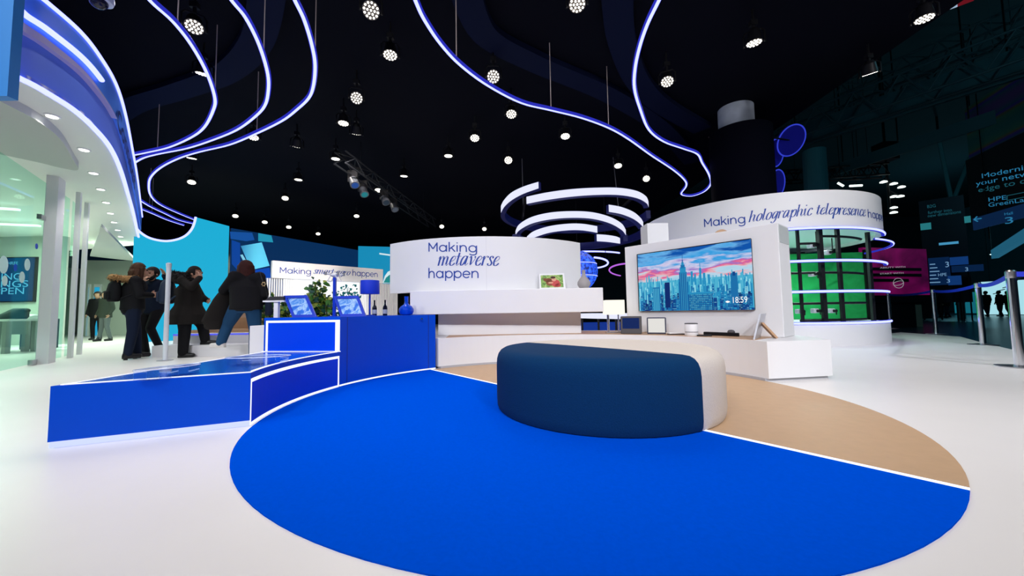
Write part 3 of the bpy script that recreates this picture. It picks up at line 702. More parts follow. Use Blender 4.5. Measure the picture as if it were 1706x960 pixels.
# smart displays
def slab_device(px0,px1,py,hpx,name,label,cat,body,face,border,depth=.05,lean_=.02,rad=.012):
    A=onz(px0,py,ZK); B=onz(px1,py+.3,ZK); p=Plane(A.to_2d(),B.to_2d()); h=hpx*A.y/630
    t=thing(name,label,cat,(A.x,A.y,ZK)); ln=Vector((-p.n.x*lean_,-p.n.y*lean_,0))
    o=tilted(t,'housing',body,0,p.L,0,1,-depth,depth,p,ZK,ln,h); b=o.modifiers.new('bevel','BEVEL'); b.width=rad; b.segments=3
    tilted(t,'display',face,border[0]*p.L,(1-border[1])*p.L,border[2],1-border[3],0.0,.0015,p,ZK,ln,h); return t
slab_device(1034,1069,556.5,29,'smart_display','dark grey smart display with navy screen beside the small lamp','smart display',mat('dark_grey_plastic',(.07,.065,.07),.5),glow('navy_screen',(.004,.02,.12),.9),(.10,.10,.30,.10),.09)
slab_device(1078,1110.5,556.8,27.5,'photo_tablet','white screen in a rounded dark frame on the console','tablet',mat('slate_plastic',(.05,.055,.09),.5),glow('white_screen',(.9,.88,.84),.85),(.07,.07,.10,.07),.03,rad=.014)
P=onz(1126,557.5,ZK)
t=thing('tray','flat white tray on a dark base beside the dark framed tablet','tray',(P.x,P.y,ZK))
MB().box((P.x-.10,P.y-.05,ZK),(P.x+.10,P.y+.05,ZK+.012)).build('base',black,t); MB().box((P.x-.11,P.y-.06,ZK+.012),(P.x+.08,P.y+.06,ZK+.026)).build('top_plate',white,t,bevel=.004)
P=onz(1156,560,ZK); P.z=ZK; P.y+=.06
t=thing('router','white cylindrical router with dark bands on the console','router',P)
MB().lathe([(.074,.0),(.078,.006),(.078,.045)],P,32).build('lower_body',white,t,smooth=True)
MB().lathe([(.074,.045),(.074,.052)],P,32).build('band',black,t)
MB().lathe([(.078,.052),(.078,.142),(.076,.145)],P,32).build('upper_body',white,t,smooth=True)
MB().lathe([(.076,.145),(.078,.152),(.070,.158)],P,32).build('lid',mat('dark_grey_plastic',(.07,.065,.07),.5),t,smooth=True)
P=onz(1174,560.5,ZK); a=Vector((.155,-.05,0)); n_=Vector((.02,.06,0))
tag(MB().obox(P-a*.5,a,n_,(0,0,.016)).build('remote_control',black,bevel=.005),'small black remote control in front of the soundbar','remote')
A=onz(1172,558.6,ZK); B=onz(1232,561,ZK); d=B-A; t=thing('soundbar','long low black soundbar lying on the console below the television','soundbar',A)
MB().obox(A,d,Vector((.03,.05,0)),(0,0,.042)).build('housing',black,t,bevel=.008)
q=A+d*.78+Vector((.02,.03,.042)); MB().lathe([(.04,0),(.042,.01),(.03,.028),(.012,.034)],q,20).build('puck',mat('dark_grey_plastic',(.07,.065,.07),.5),t,smooth=True)
# tablet on stand
tb2=thing('tablet_stand','silver tablet leaning on a wooden prop at the right end of the console','tablet',onz(1262,565,ZK))
bL=onz(1256,566,ZK); bR=onz(1262,564,ZK)+Vector((.13,.16,0)); pt_=Plane(bL.to_2d(),bR.to_2d())
h_=.27; ln=Vector((.10,.03,0))
tilted(tb2,'tablet_body',mat('silver_metal',(.55,.57,.62),.35,.6),0,pt_.L,0,1,-.008,.016,pt_,ZK,ln,h_)
mid=(bL+bR)/2; tp=mid+Vector((0,0,h_))*.62+ln*.62
MB().obox(tp+Vector((-.02,-.05,0)),(mid+Vector((.20,.0,0))-tp)+Vector((0,0,.0)),(.02,.08,0),(.022,0,.008)).build('wooden_prop',wood,tb2)

# ================================================================== items on the blue counter
def onc(px,Y): P=AT(px,524,Y); return Vector((P.x,Y,ZC))
# vase
P=onc(677,5.15)
v=thing('blue_vase','glossy blue bottle vase near the right end of the blue counter','vase',P)
MB().lathe([(.05,0),(.082,.012),(.10,.05),(.098,.085),(.075,.12),(.035,.145),(.026,.165),(.026,.245),(.031,.255)],P,32).build('body',mat('glossy_blue',(0,.05,.55),.08),v,smooth=True)
# bottles
for px,lab in ((624,'dark wine bottle on the blue counter, the one nearer the blue table lamp'),(641.5,'dark wine bottle on the blue counter, the one farther from the blue lamp')):
    P=onc(px,5.0); b=thing('wine_bottle',lab,'bottle',P,'wine bottles on the blue counter')
    MB().lathe([(.026,0),(.029,.004),(.029,.10),(.024,.122),(.011,.140),(.010,.195),(.012,.197),(.012,.205)],P,20).build('glass_body',mat('dark_bottle',(.004,.006,.02),.1),b,smooth=True)
    MB().lathe([(.0297,.025),(.0297,.08)],P,20).build('paper_label',mat('paper_grey',(.35,.38,.45),.7),b,smooth=True)
# blue lamp
P=onc(616,4.75); l=thing('blue_table_lamp','blue table lamp with drum shade on the blue counter','lamp',P)
MB().lathe([(.07,0),(.07,.01),(.012,.016)],P,28).build('foot',blue_obj,l,smooth=True)
MB().cyl(P+Vector((0,0,.01)),P+Vector((0,0,.29)),.011).build('stem',blue_obj,l,smooth=True)
MB().lathe([(.112,.275),(.114,.278),(.112,.442),(.110,.445)],P,36).build('lamp_shade',mat('blue_shade',(0,.03,.55),.7),l,smooth=True)
# framed blue pictures leaning on little easels
art=ramp_mat('blue_swirl_art','noise',[(.30,(0,.05,.45)),(.43,(.01,.17,.70)),(.52,(.45,.68,.92)),(.60,(.02,.22,.72)),(.72,(.60,.80,.95))],4,.35,0,distort=2.5)
def lean_frame(pxa,pxb,pxc,pxd,ytop,lab,Y):
    A=onc(pxa,Y); B=onc(pxb,Y-.02); p=Plane(A.to_2d(),B.to_2d()); h=(524.5-ytop)*Y/630*1.03
    # the top edge sits further left: the picture leans back and is turned
    T=AT(pxc,ytop,Y+.14); lean=Vector((T.x-A.x, .14, 0)); t=thing('framed_picture',lab,'picture frame',A,'blue framed pictures on the counter')
    W=p.L; bw=.03
    for u0,u1,v0,v1 in ((0,bw,0,1),(W-bw,W,0,1),(bw,W-bw,0,bw/h),(bw,W-bw,1-bw/h,1)): tilted(t,'frame_rail',blue_obj,u0,u1,v0,v1,-.01,.024,p,ZC,lean,h)
    tilted(t,'picture',art,bw,W-bw,bw/h,1-bw/h,-.008,.008,p,ZC,lean,h)
    MB().obox(p.at(W*.5,ZC,-.012),p.d*.03,-p.n*.012+Vector((lean.x*.6,.20,0)),(0,0,.012)).build('easel_foot',blue_obj,t)
lean_frame(488.5,528,473.5,515,488,'blue framed swirly picture leaning on the counter, left of the drone post',4.2)
lean_frame(568,610,556.5,601,490.5,'blue framed swirly picture leaning on the counter, between drone post and lamp',4.4)
# drone on a post
P=onc(557,4.75)
dp_=thing('drone_post','thin blue square post on the counter carrying the drone','post',P)
hp=(524-459)*P.y/630
MB().box((P.x-.016,P.y-.016,ZC),(P.x+.016,P.y+.016,ZC+hp)).build('post',blue_obj,dp_)
MB().box((P.x-.05,P.y-.05,ZC),(P.x+.05,P.y+.05,ZC+.008)).build('foot',blue_obj,dp_)
dr=thing('drone','white four-rotor drone on top of the blue post','drone',(P.x,P.y,ZC+hp))
wpl=mat('white_plastic',(.75,.76,.78),.35); z0=ZC+hp
MB().sphere((P.x,P.y,z0+.03),.045,(1.1,1.3,.6)).build('body',wpl,dr,smooth='all')
for sx in (-1,1):
    for sy in (-1,1):
        q=Vector((P.x+sx*.078,P.y+sy*.078,z0+.045))
        a=MB().cap((P.x+sx*.03,P.y+sy*.03,z0+.035),q,.012,.009).build('arm',wpl,dr,smooth='all')
        MB().cyl(q+Vector((0,0,-.02)),q+Vector((0,0,.018)),.014,n=12).build('motor',mat('grey_plastic',(.25,.26,.28),.4),a,smooth=True)
        MB().box((q.x-.05,q.y-.006,q.z+.019),(q.x+.05,q.y+.006,q.z+.022)).build('rotor_blade',mat('grey_plastic',(.25,.26,.28),.4),a)
    MB().tube([(P.x+sx*.03,P.y-.05,z0+.02),(P.x+sx*.07,P.y-.05,z0-.05),(P.x+sx*.07,P.y+.05,z0-.05),(P.x+sx*.03,P.y+.05,z0+.02)],.005,6).build('landing_leg',wpl,dr)
# solar table
P=onc(461,4.3); sx_=P.y/630
t=thing('solar_panel_stand','white little stand with slanted black solar panel on the counter','stand',P)
MB().box((P.x-3.5*sx_,P.y-.02,ZC),(P.x+3.5*sx_,P.y+.02,ZC+27*sx_)).build('post',white,t)
MB().box((P.x-20*sx_,P.y-.04,ZC+26*sx_),(P.x+15*sx_,P.y+.04,ZC+28.5*sx_)).build('tray',white,t)
B=MB(); zz=ZC+28.5*sx_; B.add([(P.x-17*sx_,P.y-.04,zz),(P.x+14*sx_,P.y-.04,zz),(P.x+14*sx_,P.y+.04,zz),(P.x-17*sx_,P.y+.04,zz),(P.x-10*sx_,P.y-.02,zz+6.5*sx_),(P.x+12*sx_,P.y-.02,zz+6.5*sx_),(P.x+12*sx_,P.y+.03,zz+6.5*sx_),(P.x-10*sx_,P.y+.03,zz+6.5*sx_)],[(0,3,2,1),(4,5,6,7),(0,1,5,4),(1,2,6,5),(2,3,7,6),(3,0,4,7)])
B.build('solar_panel',mat('solar_black',(.004,.005,.012),.6),t)
# plants
def plant(px,Y,h,w,lab,lm,n,seed,loc_z=0.0,leaf=.05):
    r=random.Random(seed); P=AT(px,524,Y); base=Vector((P.x,Y,loc_z)); zl=.55
    t=thing('potted_plant',lab,'plant',base); st=MB(); lf=MB()
    MB().lathe([(.10,0),(.14,.05),(.16,.34),(.15,.36)],base,24).build('pot',white,t,smooth=True)
    for k in range(9):
        ang=r.random()*2*PI; tip=base+Vector((math.cos(ang)*w*r.uniform(.3,1),math.sin(ang)*w*.6*r.uniform(.3,1),h*r.uniform(.6,1)))
        path=[base+Vector((0,0,.34)),base.lerp(tip,.5)+Vector((0,0,.12)),tip]
        sp=spline(path,5); st.tube(sp,.007,5)
        for q in range(n//9):
            p=sp[r.randrange(3,len(sp))]+Vector((r.uniform(-1,1),r.uniform(-1,1),r.uniform(-.7,.9)))*.13
            d=Vector((r.uniform(-1,1),r.uniform(-1,.6),r.uniform(-.4,.8))).normalized(); s_=d.orthogonal().normalized(); s_=(Matrix.Rotation(r.random()*6,3,d)@s_); L=leaf*r.uniform(.7,1.5)
            nn=d.cross(s_)*.15*L
            lf.cur=r.randrange(len(lm)); lf.add([p,p+d*L*.35+s_*L*.42-nn,p+d*L*.8+s_*L*.36,p+d*L*1.15+nn,p+d*L*.8-s_*L*.36,p+d*L*.35-s_*L*.42-nn],[(0,1,2,3),(0,3,4,5)])
    st.build('stem',mat('stem_brown',(.10,.09,.03),.8),t); o=lf.build('foliage',lm,t); o['kind']='stuff' if False else 'thing'
    del o['kind']
gm=[mat('leaf_green',(.05,.20,.03),.45),mat('leaf_yellow',(.30,.38,.06),.45),mat('leaf_dark',(.01,.07,.05),.45)]
plant(452,6.9,1.02,.26,'leafy green plant behind the solar panel stand',gm,420,1,leaf=.085)
plant(489,6.9,1.0,.22,'green plant behind the left blue framed picture',gm,240,5,leaf=.075)
plant(538,6.9,1.32,.26,'tall yellow green plant between the two blue framed pictures',gm,560,2,leaf=.085)
plant(573,7.4,1.28,.22,'teal bushy plant behind the drone post',[mat('leaf_teal',(.0,.33,.30),.5),mat('leaf_teal_dark',(.0,.20,.22),.5)],640,3,leaf=.045)

# ================================================================== SMART STAND BEHIND, LED WALLS
pl=Plane((AT(440,500,11.8).x,11.8),(AT(660,500,15.3).x,15.3))
bd=thing('sign_board','long white sign board with blue words above the slatted wall','sign',pl.at(0,1.9,0))
x0,zb0=pl.hit(453,464); _,zt0=pl.hit(453,434); x1,zb1=pl.hit(638,471.5); _,zt1=pl.hit(638,449)
zb=(zb0+zb1)/2; ztp=(zt0+zt1)/2; bd.location=pl.at((x0+x1)/2,zb,0)
MB().obox(pl.at(x0,zb,0),pl.d*(x1-x0),-pl.n*.12,(0,0,ztp-zb)).build('board',white,bd)
lettering(bd,pl,[('Making','g',(466,455),(518,457.5),10),('smart agro','i',(522,456),(584,459),7.0),('happen','g',(587,459.5),(629,462),10)],letter_blue)
# slatted wall
sw=thing('slatted_wall','white backlit wall with vertical slats below the long sign board','wall panel',pl.at(1.5,0,0))
ue,_=pl.hit(664,500); us,_=pl.hit(424,500)
MB().obox(pl.at(us,0,-.12),pl.d*(ue-us),-pl.n*.05,(0,0,zb)).build('blue_back',mat('slat_back_blue',(.05,.14,.42),.6),sw)
ua,_=pl.hit(473,500); ub,_=pl.hit(612,500)
MB().obox(pl.at(ua,0,-.10),pl.d*(ub-ua),pl.n*.04,(0,0,zb-.01)).build('lit_panel',glow('white_lightbox',(.95,.98,1),1.1),sw)
k=us
while k<ue:
    if k<ua+.25 or k>ub-.35: MB().obox(pl.at(k,0,-.10),pl.d*.034,pl.n*.06,(0,0,zb-.01)).build('slat',white,sw)
    k+=.066
# cyan wall with scooped top
cwp=Plane(F(226,545,.25).to_2d()*1.0 if False else (AT(224,480,11.2).x,11.2),(AT(383,480,12.8).x,12.8))
cw_pts=[(224,376),(232,386),(245,395),(260,400),(278,402),(296,399),(309,393),(318,384),(323,374),(326,362),(382,377)]
top=[cwp.hit(x,y) for x,y in cw_pts]
cyanw=thing('cyan_wall','bright cyan wall with a scooped, light-edged top behind the visitors','wall panel',cwp.at(2,0,0))
B=MB(); n=len(top)
vs=[cwp.at(u,0.0,0) for u,z in top]+[cwp.at(u,z,0) for u,z in top]; vs2=[v-cwp.n*.12 for v in vs]
fs=[(i,i+1,n+i+1,n+i) for i in range(n-1)]+[(2*n+i,3*n+i,3*n+i+1,2*n+i+1) for i in range(n-1)]+[(n+i,n+i+1,3*n+i+1,3*n+i) for i in range(n-1)]+[(0,n,3*n,2*n),(n-1,3*n-1,4*n-1,2*n-1)]
B.add(vs+vs2,fs); B.build('panel',glow('cyan_lightbox',(.015,.50,.80),.84),cyanw)
MB().tube(spline([cwp.at(u,z,.03) for u,z in top[:10]],5),.032).build('led_edge',led,cyanw,smooth='all')
# LED media wall (abstract) and cyan panel on its right
mw0=AT(381,480,12.9); mw1=AT(600,480,18.0)
mp_=Plane((mw0.x,12.9),(mw1.x,18.0)); u0,_=mp_.hit(383,450); u1,_=mp_.hit(599,450); zt=(mp_.hit(384,377)[1]+mp_.hit(590,418)[1])/2
media=thing('media_wall','large dark blue video wall with floating cylinder shapes behind the sign board','video wall',mp_.at(u0,0,0))
MB().obox(mp_.at(u0,0,-.15),mp_.d*(u1-u0),mp_.n*.14,(0,0,zt)).build('casing',black,media)
def screen_poly(par,plane,pts,m,off,name='image_shape'):
    B=MB(); h=[plane.hit(x,y) for x,y in pts]; B.add([plane.at(u,z,off) for u,z in h],[tuple(range(len(h)))]); return B.build(name,m,par)
MB().obox(mp_.at(u0,0,-.01),mp_.d*(u1-u0),mp_.n*.012,(0,0,zt)).build('display',glow('media_navy',(.003,.035,.13),.75),media)
screen_poly(media,mp_,[(383,386),(420,388),(424,400),(410,402),(384,398)],glow('media_blue',(.01,.10,.42),.8),.004)
screen_poly(media,mp_,[(386,400),(400,405),(400,455),(386,440)],glow('media_royal',(.005,.07,.40),.8),.005)
screen_poly(media,mp_,[(401,410),(436,404),(449,443),(418,450)],ramp_mat('media_tube','wave',[(0,(.01,.12,.32)),(1,(.12,.62,.85))],.35,.6,.8,'X',.5),.006)
screen_poly(media,mp_,[(400,425),(404,424),(418,449),(412,449)],glow('media_light',(.25,.65,.85),.9),.008)
screen_poly(media,mp_,[(430,388.5),(452,392.5),(455,404),(430,402)],glow('media_cyan',(.02,.36,.55),.8),.007)
screen_poly(media,mp_,[(412,452),(449,446),(452,470),(412,470)],glow('media_royal2',(.005,.08,.55),.8),.007)
cpn=Plane((AT(597,480,15.5).x,15.5),(AT(665,480,15.9).x,15.9))
u0,_=cpn.hit(596.5,450); u1,_=cpn.hit(662,450); zt=(cpn.hit(597,406.5)[1]+cpn.hit(648,415)[1])/2
pn=thing('cyan_panel','cyan video panel with white arc beside the curved sign wall','video wall',cpn.at(u0,0,0))
MB().obox(cpn.at(u0,0,-.1),cpn.d*(u1-u0),cpn.n*.1,(0,0,zt)).build('display',glow('panel_cyan',(.01,.30,.55),.85),pn)
screen_poly(pn,cpn,[(638,470),(641,460),(646,453),(654,449),(660,448),(660,472),(638,472)],glow('panel_pale',(.7,.9,.95),.9),.004)
screen_poly(pn,cpn,[(639,471),(643,463),(649,458),(660,456),(660,472)],glow('panel_green',(.02,.30,.30),.8),.006)
screen_poly(pn,cpn,[(632,421.5),(650,424),(650,426.5),(632,424)],glow('panel_pale',(.7,.9,.95),.9),.006)
# ================================================================== STEPS
steps=thing('stepped_seating','white and oak stepped seating with blue light below the cyan wall','steps',(-5.5,7.6,0))
xa=F(266,594).x; 
MB().box((xa,7.02,0),(-4.75,9.3,.21)).build('lower_step',white,steps)
MB().box((xa,7.45,.21),(-4.95,9.3,.40)).build('upper_step',white,steps)
MB().box((xa,7.44,.37),(-4.95,7.45,.40)).build('light_line',glow('blue_step_light',(.10,.12,.9),1.0),steps)
MB().box((xa,7.8,.40),(-5.35,9.3,.46)).build('oak_tread',wood,steps)
MB().box((xa,8.3,.46),(-5.6,9.3,.70)).build('oak_bench',wood,steps)
MB().box((xa,8.8,.70),(-5.85,9.3,.97)).build('oak_back',mat('pale_oak',(.55,.40,.30),.5,var=.1,scale=8),steps)
# metal info post
P=F(275,601); ip=thing('info_post','slim silver post with a round top standing in front of the steps','post',(P.x,P.y,0))
MB().cyl(P+Vector((0,0,.012)),P+Vector((0,0,1.66)),.034,n=20).build('tube',mat('pale_metal',(.78,.81,.88),.35,.15),ip,smooth=True)
MB().lathe([(.11,0),(.11,.012)],P,24).build('foot',steel,ip)
MB().lathe([(.037,1.60),(.039,1.66),(.02,1.672)],P,20).build('cap',mat('pale_metal',(.78,.81,.88),.35,.15),ip,smooth=True)

# ================================================================== ROUND BOOTH
BC=(6.0,9.5); BR=2.45; bcy=Cyl(BC,BR)
booth=thing('round_booth','round white booth with open front, green backdrop, light rings and blue words on its band','booth',(BC[0],BC[1],0))
def ringwall(z0,z1,R,t,name,m,a0=0,a1=360,n=96,par=booth):
    return MB().wall([(BC[0]+R*math.cos(math.radians(a0+(a1-a0)*i/n)),BC[1]+R*math.sin(math.radians(a0+(a1-a0)*i/n))) for i in range(n+1)],z0,z1,t).build(name,m,par,smooth=True)
MB().cyl((BC[0],BC[1],0),(BC[0],BC[1],.41),BR,n=96).build('base',white,booth,smooth=True)
ringwall(2.235,2.95,BR,.12,'name_band',white)
MB().cyl((BC[0],BC[1],2.30),(BC[0],BC[1],2.36),BR-.1,n=64).build('inner_ceiling',mat('pale_ceiling',(.55,.75,.72),.7),booth)
MB().cyl((BC[0],BC[1],2.84),(BC[0],BC[1],2.90),BR-.1,n=64).build('roof',black,booth)
def hoop(z,R=BR+.01,a0=160,a1=319,r=.022):
    P=[(BC[0]+R*math.cos(math.radians(a0+(a1-a0)*i/72)),BC[1]+R*math.sin(math.radians(a0+(a1-a0)*i/72)),z) for i in range(73)]
    MB().tube(P,r).build('light_ring',led,booth,smooth='all')
    MB().tube([(BC[0]+(x-BC[0])*(1-.022/R),BC[1]+(y-BC[1])*(1-.022/R),q) for x,y,q in P],r*1.45).build('ring_halo',led_edge,booth,smooth='all')  # wider blue sleeve imitates the halo round the white ring
hoop(2.225); hoop(1.60); hoop(1.02); hoop(.425)
hoop(2.0,BR+.13,290,350,.015)
gpl=Plane((BC[0]-1.6,BC[1]+.75),(BC[0]+1.75,BC[1]+.45))
u0,_=gpl.hit(1300,480); u1,_=gpl.hit(1441,480)
MB().obox(gpl.at(0,.42,0),gpl.d*u1,-gpl.n*.05,(0,0,1.72)).build('green_backdrop',ramp_mat('green_cloth','noise',[(.3,(.0,.30,.06)),(.7,(.01,.42,.10))],2,.8,0),booth)
MB().obox(gpl.at(0,2.14,.01),gpl.d*gpl.L,gpl.n*.03,(0,0,.05)).build('backdrop_rail',black,booth)
MB().obox(gpl.at(u1,.42,.0),gpl.d*.10,gpl.n*.06,(0,0,1.78)).build('backdrop_frame',black,booth)
for x,r in ((1334,.022),(1371,.036),(1401,.029),(1459,.030)):
    rr=BR-.25; c=Cyl(BC,rr); u,_=c.hit(x,480); P=c.at(u,0)
    MB().box((P.x-r,P.y-r,.41),(P.x+r,P.y+r,2.3)).build('post',black,booth)
for z,x0,x1 in ((2.12,1371,1440),(1.98,1334,1371),(1.40,1320,1440),(.80,1320,1440),(.47,1330,1440)):
    c=Cyl(BC,BR-.32); ua,_=c.hit(x0,480); ub,_=c.hit(x1,480)
    MB().tube([c.at(ua+(ub-ua)*i/10,z) for i in range(11)],.025,8).build('cross_bar',black,booth)
lettering(booth,bcy,[('Making','g',(1173.5,378.5),(1242,371.5),13.5),('holographic','i',(1247,370.5),(1355,358.5),11.5),('telepresence','i',(1360,357.5),(1443,361),11.5),('happen','g',(1446,362.5),(1471,370),13)],letter_blue)
cl=['camera on the booth rail near the top left, beside the television wall','camera hanging below the booth ceiling between two black posts','camera on the middle rail of the round booth','leftmost camera on the low rail of the booth','camera on the low rail beside the thick black post','camera on the low rail between the two right black posts']
for (x,y),lb in zip([(1351,410),(1378,421),(1353,457),(1331,519),(1357,518),(1384,518)],cl):
    c=Cyl(BC,BR-.36); u,z=c.hit(x,y); P=c.at(u,z); t=thing('capture_camera','small silver '+lb,'camera',P,'cameras in the round booth')
    MB().box((P.x-.05,P.y-.05,z-.045),(P.x+.05,P.y+.05,z+.045)).build('housing',mat('silver_plastic',(.6,.65,.68),.3,.3),t,bevel=.012)
    MB().cyl((P.x+.02,P.y-.05,z),(P.x+.03,P.y-.10,z),.03,n=14).build('lens',black,t,smooth=True)
    MB().cyl((P.x,P.y,z),(P.x+.16,P.y+.06,z+.01),.010,n=8).build('mounting_arm',black,t)
    MB().cyl((P.x+.16,P.y+.06,z+.01),(P.x+.16,P.y+.06,z+(.30 if z>1.8 else -.08)),.010,n=8).build('mounting_arm',black,t)
bl_=area_in(6.2,8.6,2.27,75,(.7,1,.9),1.6,'booth_fill_light')  # light added to brighten the green backdrop, no fitting seen
# column through the booth roof
cx,cy=AT(1226,200,8.6).x,8.6
struct(MB().cyl((cx,cy,2.9),(cx,cy,5.4),.37,n=40).build('trim_column',mat('pale_column',(.45,.50,.58),.7,var=.15,scale=6),smooth=True))
tag(MB().cyl((cx+.10,cy+.05,2.955),(cx+.10,cy+.05,4.84),.65,n=48).build('column_cladding',mat('black_cladding',(.0012,.0014,.005),.8,spec=.05),smooth=True),'dark round cladding around the column rising from the round booth','column cladding')
for k,(x,y,Y,r,ax,lb) in enumerate([(1317,234,9.2,.37,(.15,-.85,-.5),'largest round blue disc, tilted, beside the dark column'),(1291,255,9.5,.34,(.45,-.8,-.2),'blue disc half hidden behind the dark column, the upper of two'),(1293,306,9.5,.34,(.45,-.8,-.2),'blue disc half hidden behind the dark column, the lower of two')]):
    P=AT(x,y,Y); a=Vector(ax).normalized(); t=thing('blue_disc',lb,'disc',P,'blue discs on the column')
    MB().cyl(P-a*.03,P+a*.03,r,n=40).build('plate',mat('disc_blue',(.006,.008,.22),.4,emit=(.008,.008,.25),es=.18),t,smooth=True)
    b1=a.orthogonal().normalized(); b2=a.cross(b1)
    MB().tube([P+a*.03+b1*math.cos(2*PI*i/40)*r+b2*math.sin(2*PI*i/40)*r for i in range(40)],.016,8,True).build('glowing_rim',glow('rim_blue',(.05,.08,.95),.6),t,smooth='all')
    MB().cyl(P,(cx+.5,cy+.1,P.z-.08),.02,n=8).build('bracket',black,t)
# ================================================================== RING CHANDELIER AND GLOBE
ch=thing('ring_chandelier','large tiered hanging light of broken glowing rings above the white sign wall','chandelier',AT(957,340,11))
ring_white=glow('ring_white',(.78,.80,1.0),1.05); navy_h=mat('navy_housing',(.006,.008,.06),.6,emit=(.004,.006,.10),es=.25)
def ringpiece(cpx,Y,Rpx,pts):
    c=Cyl((AT(cpx,400,Y).x,Y),Rpx*Y/630)
    sp=spline([(x,a,b) for x,a,b in pts],8); top=[c.hit(q.x,q.y) for q in sp]; bot=[c.hit(q.x,q.z) for q in sp]
    vs=[];n=len(sp)
    for (u,z),(u2,z2) in zip(top,bot): vs+=[c.at(u,z,0),c.at(u,z2,0)]
    MB().add(vs,[(2*i,2*i+1,2*i+3,2*i+2) for i in range(n-1)]).build('light_segment',ring_white,ch,smooth='all')
    B=MB(); vs=[]
    for (u,z),(u2,z2) in zip(top,bot): vs+=[c.at(u,z+.01,-.004),c.at(u,z2-.015,-.004),c.at(u,z2-.015,-.13),c.at(u,z+.01,-.13)]
    fs=[]
    for i in range(n-1):
        for k in range(4): fs.append((4*i+k,4*i+(k+1)%4,4*i+4+(k+1)%4,4*i+4+k))
    B.add(vs,fs+[(0,1,2,3),(4*n-4,4*n-1,4*n-2,4*n-3)]).build('housing',navy_h,ch,smooth=True)
    return c,top,bot
def backring(c,za,zb,h):
    P=[c.at(c.R*math.radians(80+200*i/40),0,0) for i in range(41)]
    MB().wall([(p.x,p.y) for p in P],lambda q: za+(zb-za)*q-h, lambda q: za+(zb-za)*q,.12).build('housing',navy_h,ch,smooth=True)
c,t1,b1=ringpiece(957,11,123.5,[(897,303,314),(872,311,323),(852,321,334),(840,333,345),(834.5,343,355)])
c2,t2,b2=ringpiece(957,11,123.5,[(877,328,340),(910,321,333.5),(950,315.5,328),(990,313,325),(1030,313,325),(1060,318,330),(1076,327,338),(1080.3,336,345)])
backring(c2,t2[-1][1],t1[-1][1],.22)
c,t,b=ringpiece(962,11,110,[(1014,341,353),(1035,345,357),(1055,353,365),(1067,363,374),(1071.5,370,380)])
backring(c,t[-1][1],t[-1][1]-.1,.2)
c,t,b=ringpiece(950.5,11,92.5,[(858.5,386,393),(865,374,384),(885,362,373),(915,354.5,366),(950,352,363),(985,353.5,364.5),(1015,361,372),(1035,372,383),(1042.5,383,392)])
backring(c,t[-1][1],t[0][1],.2)
ringpiece(957,11,80,[(878,394,402),(890,385,396),(915,377,388),(945,373,384),(970,373,384),(995,377,388)])
ringpiece(957,11,80,[(994,390.5,402),(1010,391.5,403),(1026,394,405),(1033,397,406)])
for dx in (-1.5,1.4): 
    q=ch.location+Vector((dx,0,0)); MB().cyl((q.x,q.y+.3,3.6),(q.x*.96,q.y+.3,5.4),.012,n=6).build('hanger_cable',mat('grey_cable',(.12,.12,.14),.6),ch)
    MB().box((q.x-.03,q.y-1.2,3.72),(q.x+.03,q.y+1.2,3.78)).build('spreader_bar',black,ch)
P=AT(960,452,10.2); gl=thing('light_globe','blue glowing globe between the curved sign wall and the television wall','globe',P)
MB().sphere(P,.57,n=40,k=24).build('globe_shell',ramp_mat('globe_dots','noise',[(.35,(.0,.01,.10)),(.5,(.01,.05,.50)),(.65,(.03,.15,.85))],14,.5,.9,distort=0),gl,smooth='all')
for dz in (-.15,.18): MB().tube([P+Vector((math.cos(2*PI*i/40)*math.sqrt(.575**2-dz*dz),math.sin(2*PI*i/40)*math.sqrt(.575**2-dz*dz),dz)) for i in range(40)],.008,6,True).build('light_line',led,gl)
MB().cyl((P.x,P.y,0),(P.x,P.y,P.z-.5),.08,n=16).build('stem',black,gl)
rc=thing('ring_counter','low glowing white curved counter on dark legs seen past the small table lamp','counter',AT(1005,540,8.6))
q=[AT(966,522,9.6),AT(990,525,8.9),AT(1020,530,8.3),AT(1046,535,7.9)]; sp=spline(q,6)
rc.location=(q[1].x,q[1].y,0)
MB().wall([(p.x,p.y) for p in sp],.54,.66,.35).build('counter_band',ring_white,rc)
for p in (sp[2],sp[8],sp[14]): MB().box((p.x-.02,p.y+.15,0),(p.x+.02,p.y+.19,.54)).build('leg',black,rc)
bs=AT(1005,548,10.5); tag(MB().box((bs.x-1.2,10.9,0),(bs.x+1.2,12.5,.34)).build('stage_block',glow('stage_blue',(.01,.06,.5),.5)),'blue lit stage block behind the white ring counter','stage')
# small far ring lights
def far_ring(cx,cy,Y,rx,ry,a0,a1,m,lab):
    P=[AT(cx+rx*math.cos(math.radians(a0+(a1-a0)*i/40)),cy+ry*math.sin(math.radians(a0+(a1-a0)*i/40)),Y) for i in range(41)]
    z=sum(p.z for p in P)/41
    P=[F(cx+rx*math.cos(math.radians(a0+(a1-a0)*i/40)),cy+ry*math.sin(math.radians(a0+(a1-a0)*i/40)),z) for i in range(41)]
    t=thing('hoop_light',lab,'hanging light',(P[20].x,P[20].y,z),'distant hoop lights'); MB().tube(P,.035,6).build('tube',m,t,smooth='all'); MB().cyl(P[12],(P[12].x,P[12].y,5.4),.012,n=6).build('hanger_cable',black,t)
far_ring(1052,450,17,37,11,120,300,glow('violet_led',(.55,.15,.85),.9),'violet glowing hoop light in the gap left of the television wall')
far_ring(985,438,15,28,9,-80,85,led,'white glowing hoop light beside the blue globe')
far_ring(985,423,16,50,4,200,340,led,'faint white curved light line above the blue globe')

